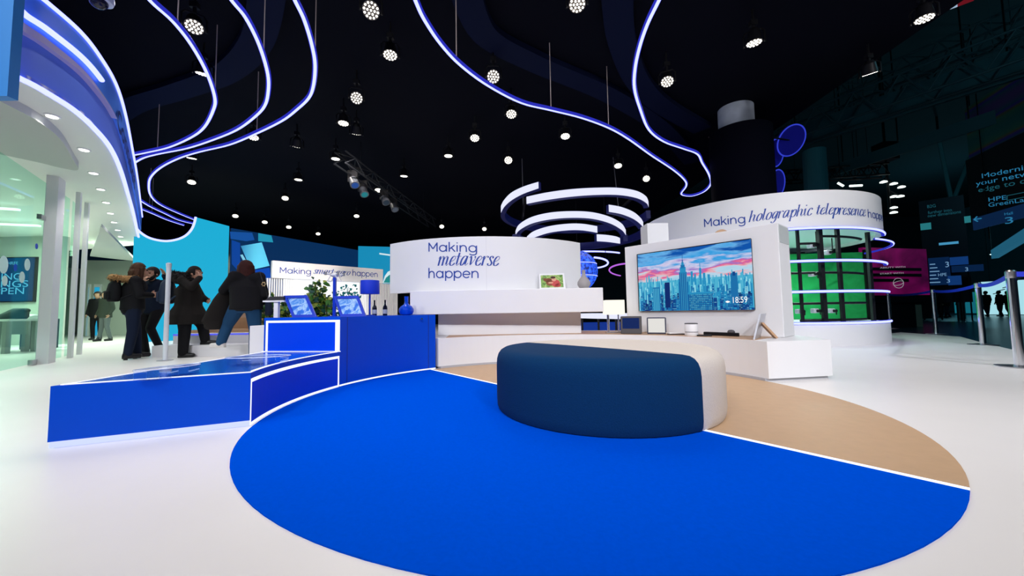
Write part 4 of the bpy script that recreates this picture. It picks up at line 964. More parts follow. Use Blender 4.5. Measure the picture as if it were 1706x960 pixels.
# ================================================================== CEILING LIGHT CURVES
ZN=4.2
def neon(pts,label,rods=(),name='neon_tube',grp='curved light tubes under the ceiling'):
    P=spline([F(x,y,ZN) for x,y in pts],5)
    t=thing(name,label,'light tube',P[len(P)//2],grp)
    MB().tube(P,.027,8).build('diffuser',led,t,smooth='all')
    MB().tube([p+Vector((0,0,.012)) for p in P],.036,8).build('blue_halo',led_edge,t,smooth='all')  # glowing blue sleeve stands in for the tube's halo
    for x,y in rods:
        p=min(P,key=lambda p:(p-F(x,y,ZN)).length); MB().cyl(p,(p.x,p.y,5.4),.007,n=6).build('hanger_rod',mat('pale_rod',(.55,.45,.40),.5),t)
neon([(215,-45),(251,0),(289,35),(320,75),(345,121),(358,162),(355,183),(341,210),(320,227),(282.5,244),(245,253),(220,258),(196,262)],'leftmost of the three S shaped light tubes sweeping in from the top left',((297,44),(357,160)))
neon([(355,-45),(387,0),(410,29),(432.5,75),(446,121),(447,150),(441,175),(424,194),(395,215),(357.5,231),(312,246),(262,256),(235,264),(214,278)],'middle of the three S shaped light tubes sweeping in from the top left',((262,256),(437,95)))
neon([(470,-45),(492,0),(507.5,33),(520,75),(525,108),(522,142),(514,162.5),(495,181),(470,200),(428,221),(382.5,240),(332.5,252),(299,262.5),(270,277),(253,292),(248,306),(251,325),(266,340),(295,354),(324,366)],'rightmost of the three S shaped light tubes, curling back towards the cyan wall',((430,221),(523,120)))
neon([(205,316),(223.5,327),(249,343),(276,356),(297,366),(322,372.5)],'upper of the two short light tubes near the scooped cyan wall',((249,343),))
neon([(206,336),(228,345),(253,355),(278.5,366),(306,375)],'lower of the two short light tubes near the scooped cyan wall',((253,355),))
neon([(670,-60),(692.5,0),(708,33),(735,73),(768,108),(814,142),(868,170),(918,182.5),(968,195),(1014,212),(1047.5,231),(1085,258),(1122.5,283),(1141,300),(1143,310),(1135,323),(1152,326),(1172.5,319),(1184,306),(1181,290),(1170,271),(1162,256),(1139,247),(1106,235),(1081,215),(1066,179),(1057,146),(1058,112.5),(1066,75),(1079,37.5),(1097,0),(1125,-60)],'long pointed loop of light tube over the middle of the hall',((1014,212),(762,102),(1180,300),(918,182)))
def band(pts,w,label):
    P=[F(x,y,5.38) for x,y in pts]; sp=spline(P,6)
    tag(MB().wall([(p.x,p.y) for p in sp],5.28,5.385,w).build('ceiling_band',navy_band),label,'ceiling band','navy bands on the ceiling')
band([(480,-30),(455,70),(400,125),(320,155),(240,180),(190,215)],.45,'wide navy ceiling band above the left light tubes')
band([(745,-30),(790,60),(880,110),(1000,160),(1090,215),(1140,270)],-.45,'wide navy ceiling band above the left side of the long light loop')
band([(1055,-30),(1058,50),(1080,120),(1120,165),(1185,205)],.45,'wide navy ceiling band above the right side of the long light loop')

# ================================================================== CEILING SPOTLIGHTS
def mk(name,B,m,smooth=True):
    o=B.build(name,m,None,smooth=smooth,origin=(0,0,0)); me=o.data; bpy.data.objects.remove(o); return me
B=MB().cyl((0,0,.0),(0,0,.17),.115,.085,24); B.cyl((0,0,.17),(0,0,.22),.085,.05,24); me_house=mk('housing',B,black)
B=MB()
for rr,nn in ((0,1),(.046,6),(.088,12)):
    for i in range(nn):
        t=2*PI*i/nn+rr; B.cyl((rr*math.cos(t),rr*math.sin(t),-.004),(rr*math.cos(t),rr*math.sin(t),.002),.0140,n=10)
me_leds=mk('led_cluster',B,glow('spot_led',(1,.93,.80),5.0),False)
me_face=mk('face_plate',MB().cyl((0,0,-.001),(0,0,.004),.113,n=24),mat('spot_face',(.10,.09,.08),.4),False)
B=MB(); B.tube([(-.14,0,.07),(-.14,0,.25),(-.10,0,.30),(.10,0,.30),(.14,0,.25),(.14,0,.07)],.014,6); B.cyl((0,0,.30),(0,0,.42),.025,n=10); me_yoke=mk('yoke',B,black)
ZL=4.75
B=MB().cyl((0,0,.40),(0,0,5.4-ZL),.018,n=10); B.box((-.05,-.04,.38),(.05,.04,.46)); me_drop=mk('drop_rod',B,black)
def part(me,name,par,loc=(0,0,0),rot=None):
    o=bpy.data.objects.new(name,me); COL.objects.link(o); o.parent=par; o.location=loc
    if rot is not None: o.rotation_euler=rot
    return o
SPOTS=0
def spotlight(px,py,label,tx=None,aim=None,grp='round LED spotlights under the ceiling',loc=None,power=None,sc=1.0):
    """tx: how far the lamp tips from straight down towards the viewer, in degrees"""
    global SPOTS
    P=loc if loc is not None else F(px,py,ZL)
    t=thing('spotlight',label,'spotlight',P,grp)
    d=Vector((-P.x,-P.y,0)).normalized() if aim is None else Vector((*aim,0)).normalized()
    a=math.radians(tx or 0); face=Vector((d.x*math.sin(a),d.y*math.sin(a),-math.cos(a)))
    yaw=math.atan2(-d.x,d.y)            # local +Y towards d
    rot=Euler((a,0,yaw),'XYZ')
    t.scale=(sc,sc,sc)
    part(me_yoke,'yoke',t,rot=Euler((0,0,yaw))); part(me_drop,'drop_rod',t)
    q=Vector((0,0,.10)); back=Vector(face)*.07
    h=part(me_house,'housing',t,loc=q+back*0,rot=rot)
    part(me_face,'face_plate',t,loc=q,rot=rot); part(me_leds,'led_cluster',t,loc=q+face*.003,rot=rot)
    L=bpy.data.lights.new('spot_beam','SPOT'); L.energy=(power or SPOT_W); L.spot_size=math.radians(120); L.spot_blend=.9; L.shadow_soft_size=.09; L.color=(1,.91,.82)
    o=bpy.data.objects.new('spot_beam',L); COL.objects.link(o); o.parent=t; o.location=q+face*.03
    aimv=Vector((face.x*.6,face.y*.6,-1)); o.rotation_euler=aimv.to_track_quat('-Z','Y').to_euler()
    SPOTS+=1; return o
for x,y,tx,lb in [
 (323,56,25,'big bright round spotlight beside the leftmost light tube, nearest on the left'),
 (618,29,45,'bright round spotlight at the top, right of the three light tubes'),
 (338,133,-15,'spotlight seen edge on, crossed by the leftmost light tube'),
 (650,102,10,'spotlight below and right of the bright one at the top'),
 (594,172,50,'bright oval spotlight right of the widest bend of the third light tube'),
 (572,213,5,'spotlight just below the bright oval one, right of the third light tube'),
 (422,236,15,'spotlight just under the third light tube where it runs down left'),
 (319,270,-10,'spotlight seen edge on above the curl of the third light tube'),
 (319,309,25,'round spotlight inside the curl of the third light tube'),
 (559,271,0,'spotlight between the third light tube and the ceiling truss'),
 (497,305,0,'spotlight left of the ceiling truss, the upper of a close pair'),
 (475,335,30,'spotlight left of the ceiling truss, the lower of a close pair'),
 (673,299,-5,'spotlight by the right end of the ceiling truss'),
 (630,322,20,'tilted spotlight below the ceiling truss'),
 (594,364,25,'small spotlight above the dark blue video wall, below the truss'),
 (962,19,20,'slanted spotlight at the top centre inside the long light loop'),
 (822,137,45,'spotlight crossed by the left side of the long light loop'),
 (852,198,25,'spotlight just below the left side of the long light loop'),
 (791,237,25,'round spotlight left of and below the long light loop'),
 (747,266,0,'flat looking spotlight at the left below the long light loop'),
 (942,234,15,'oval spotlight under the long light loop above the chandelier'),
 (847,273,45,'tall oval spotlight directly above the left end of the chandelier'),
 (1030,282,20,'spotlight just above the right side of the chandelier'),
 (1077,303,45,'bright spotlight at the right end of the chandelier'),
 (1112,145,25,'round spotlight inside the right half of the long light loop'),
 (1257,82,-5,'slanted spotlight at the upper right, right of the long light loop'),
 (1450,132,-25,'spotlight at the far right edge of the black ceiling')]:
    spotlight(x,y,lb,tx)
row=[(392,364),(441,374),(481,382),(530,393),(736,381),(807,385)]
for k,(x,y) in enumerate(row):
    spotlight(x,y,['first','second','third','fourth','fifth','sixth'][k]+' spotlight from the left in the far row above the video wall','' or (30 if k<4 else 45),grp='far row of spotlights')
for k,(x,y) in enumerate([(-3.6,2.2),(-1.2,2.2),(1.4,2.2),(4.2,2.4),(-3.2,-.8),(0,-.6),(3.4,-.4),(6.0,5.2),(6.2,1.5)]):
    spotlight(0,0,'round LED spotlight over the carpet, outside the picture',0,loc=Vector((x,y,ZL)),power=HOUSE_W,grp='spotlights above the picture')
for k,(x,y,tx_,ty_,f) in enumerate([(-5.2,-1.2,-3.6,4.5,.8),(-2.6,-2.6,-1.2,5.5,1),(0,-2.8,.3,5.6,1),(2.4,-2.6,2.2,5.0,1),(5.0,-2.0,4.2,5.5,1),(7.0,.4,6.2,8.5,.9),(-7.6,1.0,-7.4,7.6,.5)]):  # wash lamps added out of view to lift the upright white surfaces
    o=spotlight(0,0,'added front spotlight behind the photographer, brightening the white walls',40,aim=(tx_-x,ty_-y),loc=Vector((x,y,ZL)),power=WASH_W*f,grp='added front spotlights behind the photographer')
    L=o.data; L.spot_size=math.radians(75); L.spot_blend=.8; L.color=(.93,.93,1)
    o.rotation_euler=(Vector((tx_,ty_,.9))-Vector((x,y,ZL))).to_track_quat('-Z','Y').to_euler()
for k,(x,y,tx_,ty_) in enumerate([(-3.5,8.4,-5.2,12.6),(-5.2,9.0,-7.0,12.0)]):  # extra lamps added to whiten the slats
    o=spotlight(0,0,'added spotlight over the smart display stand, brightening its slatted wall',35,aim=(tx_-x,ty_-y),loc=Vector((x,y,ZL)),power=900,grp='added spotlights over the smart display stand')
    o.data.spot_size=math.radians(80); o.rotation_euler=(Vector((tx_,ty_,1.2))-Vector((x,y,ZL))).to_track_quat('-Z','Y').to_euler()
# ceiling truss with stage lamps
def truss(A,B,name,label,cat='truss',w=.3,n=14,r=.022,m=None,drop=None,tocl=5.4):
    A=Vector(A);B=Vector(B); d=(B-A); s_=Vector((d.y,-d.x,0)).normalized()*w/2; u_=Vector((0,0,w/2)); t=thing(name,label,cat,(A+B)/2)
    mm=m or mat('truss_black',(.006,.007,.010),.5)
    for a,b in ((1,1),(1,-1),(-1,1),(-1,-1)): MB().cyl(A+s_*a+u_*b,B+s_*a+u_*b,r,n=6).build('chord',mm,t)
    br=MB()
    for i in range(n):
        p=A+d*i/n; q=A+d*(i+1)/n; k=1 if i%2 else -1
        br.cyl(p+s_+u_*k,q+s_-u_*k,r*.6,n=5); br.cyl(p-s_+u_*k,q-s_-u_*k,r*.6,n=5); br.cyl(p+s_*k+u_,q-s_*k+u_,r*.6,n=5)
    br.build('bracing',mm,t)
    for f in (.15,.85):
        p=A+d*f; MB().cyl(p,(p.x,p.y,tocl),.012,n=6).build('hanger_cable',mm,t)
    return t
truss(F(566,262,4.6),F(720,372,4.4),'lighting_truss','dark ceiling truss carrying stage lamps above the smart display stand')
for k,(x,y,cl) in enumerate([(588,300,'dim blue'),(604,316,'dim teal'),(640,330,'dim black'),(655,342,'dim grey')]):
    P=F(x,y,4.3); P.z-=.1; t=thing('stage_lamp',cl+' moving stage lamp hanging from the dark ceiling truss','stage lamp',P)
    MB().cyl(P+Vector((0,0,.12)),P+Vector((.10,-.10,-.08)),.10,.12,16).build('housing',mat('lamp_grey',(.05,.055,.07),.4),t,smooth=True)
    MB().cyl(P+Vector((.101,-.101,-.082)),P+Vector((.104,-.104,-.088)),.09,n=16).build('lens',glow('lens_'+str(k),[(.02,.10,.45),(.02,.30,.35),(.03,.05,.08),(.10,.12,.16)][k],.6),t)
    MB().box(tuple(P+Vector((-.13,-.03,.05))),tuple(P+Vector((.13,.03,.36)))).build('bracket',black,t)
# cctv camera
P=F(168,6,3.75); t=thing('dome_camera','white dome security camera hanging at the top left','camera',P)
MB().cyl(P+Vector((0,0,.05)),(P.x,P.y,5.4),.02,n=10).build('drop_pole',mat('white_plastic2',(.55,.60,.8),.35),t)
MB().lathe([(.05,.0),(.085,.015),(.095,.05),(.085,.10),(.05,.12)],P,28).build('shell',mat('white_plastic2',(.55,.60,.8),.35),t,smooth=True)
MB().sphere(P+Vector((.0,-.02,.0)),.068,(1,1,.95),20,12).build('dome',mat('smoke_dome',(.01,.01,.03),.08),t,smooth='all')

# ================================================================== STANCHIONS AND HALL
sts=[((1699,612),'silver barrier post nearest the right edge of the picture'),((1638,575),'second nearest silver barrier post at the right platform edge'),((1560,557),'third silver barrier post, near the dark exhibition stands'),((1484,548),'farthest thin silver barrier post beside the round booth')]
tops=[]
HS=1.13
for (x,y),lb in sts:
    P=F(x,y); t=thing('barrier_post',lb,'barrier post',P,'retractable barrier posts')
    MB().lathe([(.19,0),(.19,.012),(.05,.028)],P,32).build('base',steel,t,smooth=True)
    MB().cyl(P+Vector((0,0,.02)),P+Vector((0,0,HS-.07)),.042,n=24).build('pole',chrome,t,smooth=True)
    MB().lathe([(.040,HS-.10),(.045,HS-.085),(.045,HS-.015),(.03,HS)],P,20).build('belt_head',steel,t,smooth=True)
    tops.append(P+Vector((0,0,HS-.05)))
belt=mat('blue_belt',(.01,.03,.62),.5)
pts=[tops[0]+Vector((1.9,-1.6,.02))]+tops
names=['blue barrier belt leaving the picture on the right','blue barrier belt between the two nearest posts','blue barrier belt between the second and third posts','blue barrier belt from the third post towards the round booth']
for i in range(4):
    A,Bq=pts[i],pts[i+1]; B=MB(); n=10; vs=[]
    d=(Bq-A).normalized(); A2=A+d*.045; B2=Bq-d*.045; nn=Vector((d.y,-d.x,0)).normalized()*.002
    for k in range(n+1):
        q=A2.lerp(B2,k/n)-Vector((0,0,.05*4*(k/n)*(1-k/n))); vs+=[q+Vector((0,0,.03))+nn,q-Vector((0,0,.03))+nn,q-Vector((0,0,.03))-nn,q+Vector((0,0,.03))-nn]
    fs=[]
    for k in range(n):
        for j in range(4): fs.append((4*k+j,4*k+(j+1)%4,4*k+4+(j+1)%4,4*k+4+j))
    tag(B.add(vs,fs).build('barrier_belt',belt),names[i],'barrier belt')
# hall shell
teal=mat('hall_teal',(.03,.16,.20),.8,var=.3,scale=.4)
struct(MB().box((-40,52,-.1),(90,53,16)).build('wall_hall_back',mat('hall_back_dark',(.01,.035,.045),.8)))
struct(MB().box((58,-10,-.1),(59,52,16)).build('wall_hall_right',teal))
struct(MB().box((7.05,-10,13),(60,53,13.2)).build('ceiling_hall',mat('hall_roof',(.008,.03,.038),.9)))
for k,(a,b,z,lb) in enumerate([((1285,232),(1760,62),8.6,'lowest long roof truss crossing the dark hall at the right'),((1390,172),(1760,20),10.0,'upper long roof truss crossing the dark hall at the right')]):
    truss(F(*a,z),F(*b,z),'roof_truss',lb,w=1.0,n=12,r=.045,m=mat('hall_truss',(.02,.07,.085),.7),tocl=13)
for k,(a,b,z,h,lb) in enumerate([((1300,255),(1760,110),8.0,1.0,'upper wide teal wall beam in the dark hall'),((1390,292),(1660,206),7.0,.5,'lower wide teal wall beam in the dark hall')]):
    A=F(*a,z);Bq=F(*b,z); n_=Vector((0,.3,0)); t=thing('hall_beam',lb,'beam',A); MB().obox(A,Bq-A,n_,(0,0,h)).build('beam_body',mat('hall_beam_teal',(.02,.09,.11),.8),t)
    for f in (.1,.5,.9): p=A.lerp(Bq,f)+n_*.5; MB().cyl(p,(p.x,p.y,13),.025,n=8).build('hanger',black,t)
P=AT(1359,300,16); tag(MB().cyl((P.x,P.y,-.1),(P.x,P.y,P.z+1.3),.42,n=32).build('hall_column',mat('hall_col',(.05,.22,.26),.7)),'teal round column of the hall behind the round booth','column')
for k,(x,y,z) in enumerate([(1400,200,9),(1430,274,8),(1650,482,2.2),(1653,424,5)]):
    P=F(x,y,z) if y<500 and z>1 else AT(x,y,20)
    t=thing('hall_lamp',['small pale lamp under the roof truss of the dark hall','small pale lamp above the round booth in the dark hall','small pale lamp above the visitors far right','small pale lamp under the far roof right of the signs'][k],'hall lamp',P)
    MB().sphere(P,.10,(1.6,1.2,.5)).build('lens',glow('hall_lamp',(.55,.95,1),3),t,smooth='all'); MB().cyl(P+Vector((0,0,.03)),(P.x,P.y,13),.015,n=6).build('hanger_cable',black,t)
# hanging light cluster
Pm=AT(1482,300,17)
mast=thing('light_mast','dark hanging mast with round white hall lamps beside the dark signs','light mast',(Pm.x,17,AT(1482,345,17).z))
MB().box((Pm.x-.35,16.8,AT(0,290,17).z),(Pm.x+.35,17.4,AT(0,262,17).z)).build('frame',mat('truss_black',(.006,.007,.010),.5),mast)
MB().cyl((Pm.x,17.1,5),(Pm.x,17.1,13),.05,n=8).build('mast',black,mast)
for k,(x,y) in enumerate([(1472,304),(1489,307),(1502,312.5),(1489,328.5),(1500,328),(1489,347),(1489,355)]):
    P=AT(x,y,17); MB().lathe([(.14,0),(.13,.04),(.04,.08)],P,20).build('lamp_head',glow('mast_white',(.85,1,.95),2.0),mast)
    MB().cyl(P+Vector((0,.05,.08)),(Pm.x,17.1,P.z+.35),.02,n=6).build('arm',black,mast)
truss(AT(1300,296,18),AT(1475,284,17),'lighting_truss','long dark truss above the round booth in the hall',w=.5,n=16,r=.04,tocl=13)
for k,(x0,y0,x1,y1) in enumerate([(1396,305,1405,310),(1416,310,1436,309)]):
    A=AT(x0,y0,17.5);Bq=AT(x1,y1,17.5); t=thing('tube_lamp',['short slanted white tube lamp above the round booth','level white tube lamp above the round booth'][k],'tube lamp',A); MB().cyl(A,Bq,.05,n=8).build('tube',glow('mast_white',(.85,1,.95),2.0),t); q=(A+Bq)/2; MB().cyl(q,(q.x,q.y,13),.015,n=6).build('hanger_cable',black,t)
# banner with words
bp=Plane((AT(1607,300,17).x,17),(AT(1790,300,12.5).x,12.5))
def board(par,plane,x0,x1,ytop,ybot,m,name='board',t=.08,off=0):
    u0,za=plane.hit(x0,ytop); _,zb=plane.hit(x0,ybot); u1,_=plane.hit(x1,ytop)
    MB().obox(plane.at(u0,zb,off),plane.d*(u1-u0),-plane.n*t,(0,0,za-zb)).build(name,m,par); return plane.at((u0+u1)/2,zb,0)
ban=thing('hall_banner','big dark striped banner with pale blue words hanging at the far right','banner',bp.at(1.5,4,0))
board(ban,bp,1607,1790,182,372,ramp_mat('banner_stripes','wave',[(0,(.02,.16,.16)),(.3,(.05,.20,.14)),(.45,(.16,.14,.06)),(.6,(.06,.03,.40)),(.75,(.03,.10,.20)),(1,(.12,.06,.28))],.16,.8,0,'Z',.2))
board(ban,bp,1609,1790,268,374,mat('banner_dark',(.004,.008,.014),.8),'text_field',.01,.012)
lt=glow('banner_letters',(.03,.26,.50),.65); lt2=glow('banner_letters_dim',(.02,.16,.22),.5)
lettering(ban,bp,[('Modernize','b',(1637,297),(1728,279),8),('your network','b',(1627,310),(1755,285),8)],lt,off=.016)
lettering(ban,bp,[('edge to cloud','r',(1631,320.5),(1755,296),8)],lt2,off=.016)
lettering(ban,bp,[('HPE','b',(1648,336),(1678,332),7),('GreenLake','b',(1648,345),(1726,333.5),7)],lt,off=.016)
for p in (bp.at(.6,7.5,-.05),bp.at(4.0,7.5,-.05)): MB().cyl(p,(p.x,p.y,13),.02,n=6).build('hanger_cable',black,ban)
hs=thing('hall_number_sign','dark blue hall direction sign with an arrow and the number three','sign',bp.at(1.5,3,0))
board(hs,bp,1625,1790,364,384,mat('sign_navy',(.006,.03,.10),.6,emit=(.004,.03,.12),es=.35),off=.10)
lettering(hs,bp,[('Hall','r',(1680,358.5),(1694,356.5),4.5),('3','b',(1681,373),(1695,371),11)],lt,off=.11)
for k_,(a,b) in enumerate((((1679,334),(1720,326)),((1679,326),(1720,318)),((1679,334),(1679,326)),((1720,326),(1720,318)))):
    u0,z0=bp.hit(*a);u1,z1=bp.hit(*b); MB().cyl(bp.at(u0,z0,.018),bp.at(u1,z1,.018),.012,n=5).build('logo_outline',lt2,ban)
B=MB()
for a,b in (((1629,365.5),(1641,363.5)),((1629,365.5),(1634,360.5)),((1629,365.5),(1635,368.5))):
    u0,z0=bp.hit(*a);u1,z1=bp.hit(*b); B.cyl(bp.at(u0,z0,.12),bp.at(u1,z1,.12),.022,n=6)
B.build('arrow',lt,hs)
MB().cyl(bp.at(1.2,3.5,.06),bp.at(1.2,13,.06),.02,n=6).build('hanger_cable',black,hs)
sp_l=Plane((AT(1490,400,22).x,22),(AT(1612,400,20).x,20))
bs_=thing('event_sign','tall dark sign with small pale words above the magenta stand','sign',sp_l.at(2,3,0))
board(bs_,sp_l,1530,1606,336,505,mat('sign_black',(.004,.006,.014),.7))
for x in (1536,1598):
    u,_=sp_l.hit(x,500); MB().obox(sp_l.at(u,-.11,-.02),sp_l.d*.08,-sp_l.n*.06,(0,0,1.4)).build('leg',black,bs_)
lettering(bs_,sp_l,[('B2G','r',(1545,347),(1559,345),5),('further into','r',(1546,357),(1586,352),5),('new dimensions','r',(1546,362.5),(1601,355),5)],lt2,off=.01)
board(bs_,sp_l,1533,1551,373,384,glow('sign_teal',(.03,.28,.32),.6),'picture_field',.01,.012)
board(bs_,sp_l,1606,1623,361,372,glow('sign_teal',(.03,.28,.32),.6),'picture_field',.01,.012)
board(bs_,sp_l,1564,1597,405,409,glow('sign_sky',(.08,.40,.70),.7),'light_bar',.01,.012)
sn=mat('sign_navy',(.006,.03,.10),.6,emit=(.004,.03,.12),es=.35); sb=mat('sign_blue',(.01,.06,.25),.6,emit=(.008,.06,.26),es=.5); pale=glow('sign_pale',(.25,.5,.8),.6)
for k,(x0,x1,y0,y1,mm,lb_,words) in enumerate([
 (1546,1581,431,476,sn,'dark navy direction board with rows of small words and arrows',[('HPE','b',(1563,461),(1577,460),5),('3','b',(1575,446),(1581,445),9)]),
 (1581.5,1612,430,443,sb,'brighter blue blank sign right of the navy direction board',[]),
 (1584,1637,444.5,455,sn,'long low navy direction sign with the number three',[('3','b',(1607,453),(1612,452.5),6.5)]),
 (1578,1600,461,476,sb,'small blue square sign with the number three, lowest of the direction signs',[('3','b',(1576.5,472),(1582,471.5),6)])]):
    ds=thing('direction_board',lb_,'sign',sp_l.at(2.4,1,0)); o_=.2+.12*k
    board(ds,sp_l,x0,x1,y0,y1,mm,off=o_)
    u,z=sp_l.hit((x0+x1)/2,y1-1); MB().obox(sp_l.at(u,-.11,o_-.12),sp_l.d*.06,sp_l.n*.04,(0,0,z+.11)).build('post',black,ds)
    if words: lettering(ds,sp_l,words,pale,off=o_+.012)
    if k==0:
        for q in range(6):
            B=MB(); u0,z0=sp_l.hit(1549,442+q*6); u1,_=sp_l.hit(1558+q%3*3,442); B.obox(sp_l.at(u0,z0,o_+.008),sp_l.d*(u1-u0),sp_l.n*.004,(0,0,.05)); B.build('text_rule',pale,ds)
st=thing('roof_strut','pair of pale V shaped roof struts above the dark event signs','strut',AT(1586,334,24))
for a,b in (((1563,226),(1585,334)),((1616,262),(1588,334))): MB().cyl(AT(*a,24),AT(*b,24),.11,n=8).build('strut_bar',mat('strut_teal',(.06,.20,.22),.7),st)
q=AT(1586,334,24); MB().cyl((q.x,24,-.11),(q.x,24,q.z),.16,n=10).build('mast',mat('strut_teal',(.06,.20,.22),.7),st); q=AT(1563,226,24); MB().cyl(q,(q.x,24,13),.06,n=8).build('hanger',black,st)
mg=Plane((AT(1440,450,19.5).x,19.5),(AT(1548,450,20.5).x,20.5))
ms=thing('magenta_stand','magenta exhibition stand wall with dark word strips behind the barrier','exhibition stand',mg.at(1.5,0,0))
u0,_=mg.hit(1440,450);u1,_=mg.hit(1546,450);_,z1=mg.hit(1500,414);_,z0=mg.hit(1500,492)
MB().obox(mg.at(u0,0,0),mg.d*(u1-u0),-mg.n*.2,(0,0,z0)).build('counter_wall',black,ms)
MB().obox(mg.at(u0,z0,0),mg.d*(u1-u0),-mg.n*.2,(0,0,z1-z0)).build('backdrop',ramp_mat('magenta_glow','noise',[(.3,(.06,.0,.035)),(.7,(.40,.004,.17))],.5,.6,.38,distort=.5),ms)
for y0,xe in ((444,1533),(454,1533),(463,1512)):
    A_u,za=mg.hit(1440,y0+2); B_u,_=mg.hit(xe,y0); MB().obox(mg.at(A_u,za-.15,.02),mg.d*(B_u-A_u),mg.n*.03,(0,0,.16)).build('word_strip',black,ms)
lettering(ms,mg,[('ABILITY WITH','r',(1464,447.8),(1506,446.2),2.6),('START WITH','r',(1464,457.8),(1503,456.3),2.6)],glow('strip_letters',(.5,.5,.55),.6),off=.06)
B=MB(); uc,zc=mg.hit(1495,472)
for rx,ry,tt in ((.36,.26,0),(.36,.12,.5)): B.tube([mg.at(uc+rx*math.cos(2*PI*i/30),zc+ry*math.sin(2*PI*i/30+tt),.05) for i in range(30)],.012,5,True)
B.build('emblem',glow('strip_letters',(.5,.5,.55),.6),ms)
# bright far stand with branch sculpture
wp=Plane((AT(1612,500,30).x,30),(AT(1720,500,27).x,27))
bs2=thing('bright_stand','bright white and cyan exhibition stand behind the far visitors','exhibition stand',wp.at(4,0,0))
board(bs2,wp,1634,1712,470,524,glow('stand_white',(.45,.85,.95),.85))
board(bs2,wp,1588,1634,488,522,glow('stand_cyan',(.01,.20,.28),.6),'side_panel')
B=MB(); 
for k in range(6): 
    a=wp.hit(1655+k*8,490-k*5); b=wp.hit(1668+k*7,487-k*5); B.cyl(wp.at(*a,.05),wp.at(*b,.05),.03,n=6)
B.build('branch_sculpture',mat('sculpture_dark',(.02,.05,.06),.6),bs2)
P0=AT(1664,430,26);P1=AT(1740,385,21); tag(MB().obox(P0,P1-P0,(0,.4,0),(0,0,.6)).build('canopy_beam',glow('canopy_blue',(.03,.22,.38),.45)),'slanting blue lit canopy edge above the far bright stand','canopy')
# dark low counters on the hall floor
for k,(x,y,w,h,c) in enumerate([(1500,555,1.3,.85,(.008,.01,.014)),(1527,553,.55,.82,(.55,.46,.33))]):
    P=AT(x,y,14.5+k*.4); P.z=-.11
    t=thing('hall_counter',['low black counter behind the barrier belt beside the round booth','pale brown counter standing beside the black one behind the barrier belt'][k],'counter',P)
    MB().box((P.x-w/2,P.y,-.11),(P.x+w/2,P.y+.6,h-.04)).build('body',mat('hall_counter_%d'%k,c,.6),t); MB().box((P.x-w/2-.05,P.y-.05,h-.04),(P.x+w/2+.05,P.y+.65,h)).build('worktop',black,t)
# flag at the top right
A=AT(1575,18,9); fl=thing('hanging_flag','white and red banner corner at the top right edge','flag',A)
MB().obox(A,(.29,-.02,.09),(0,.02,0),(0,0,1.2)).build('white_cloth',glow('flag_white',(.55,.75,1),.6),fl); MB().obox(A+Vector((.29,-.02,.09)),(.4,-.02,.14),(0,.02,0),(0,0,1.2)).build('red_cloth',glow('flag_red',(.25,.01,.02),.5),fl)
MB().cyl(A+Vector((.3,0,1.2)),(A.x+.3,A.y,13),.02,n=6).build('hanger_cable',black,fl)
# hall lights (dim teal points for the hall's lamps; the last added to light the banner)
for x,y,z,w in ((24,16,7.0,190),(38,32,7,330),(17,32,7,130),(13,5,8,170)):
    L=bpy.data.lights.new('hall_light','POINT'); L.energy=w; L.color=(.25,.8,1); L.shadow_soft_size=.5; o=bpy.data.objects.new('hall_light',L); COL.objects.link(o); o.location=(x,y,z)

# ================================================================== PEOPLE
def remesh(B,name,m,par,vox=.011,smooth=4):
    me=bpy.data.meshes.new(name); me.from_pydata(B.v,[],B.f); o=bpy.data.objects.new('tmp',me); COL.objects.link(o)
    r=o.modifiers.new('r','REMESH'); r.mode='VOXEL'; r.voxel_size=vox
    if smooth: s=o.modifiers.new('s','SMOOTH'); s.factor=.5; s.iterations=smooth
    dg=bpy.context.evaluated_depsgraph_get(); out=bpy.data.meshes.new_from_object(o.evaluated_get(dg)); bpy.data.objects.remove(o)
    out.materials.clear(); out.materials.append(m); out.name=name
    out.polygons.foreach_set('use_smooth',[True]*len(out.polygons))
    q=bpy.data.objects.new(name,out); COL.objects.link(q); q.parent=par; return q
def V(*a): return Vector(a)
def hand(B,w,d,pn,s=1.0,curl=.5,side=1):
    """wrist w, pointing d, palm facing pn; side +1: thumb towards d x pn"""
    d=d.normalized(); pn=(pn-d*pn.dot(d)).normalized(); t=d.cross(pn)*side
    B.cap(w,w+d*.03*s,.026*s,.028*s,10)
    for k in range(4):
        o=(k-1.5)*.020*s; kn=w+d*(.085-.006*abs(k-1))*s-t*o*1.0
        B.cap(w+d*.02*s-t*o*.7,kn,.015*s,.0125*s,8)
        L=(.040,.046,.043,.034)[k]*s
        a=curl; p1=kn+(d*math.cos(a)+pn*math.sin(a))*L; B.cap(kn,p1,.0105*s,.0095*s,8)
        a=curl*2.1; B.cap(p1,p1+(d*math.cos(a)+pn*math.sin(a))*L*.8,.0095*s,.008*s,8)
    b=w+d*.02*s+t*.022*s; k1=b+(d*.6+t*.7+pn*.25).normalized()*.045*s; B.cap(b,k1,.014*s,.012*s,8); B.cap(k1,k1+(d*.8+t*.3+pn*.4).normalized()*.032*s,.011*s,.009*s,8)
SK=mat('skin_light',(.55,.30,.20),.55)
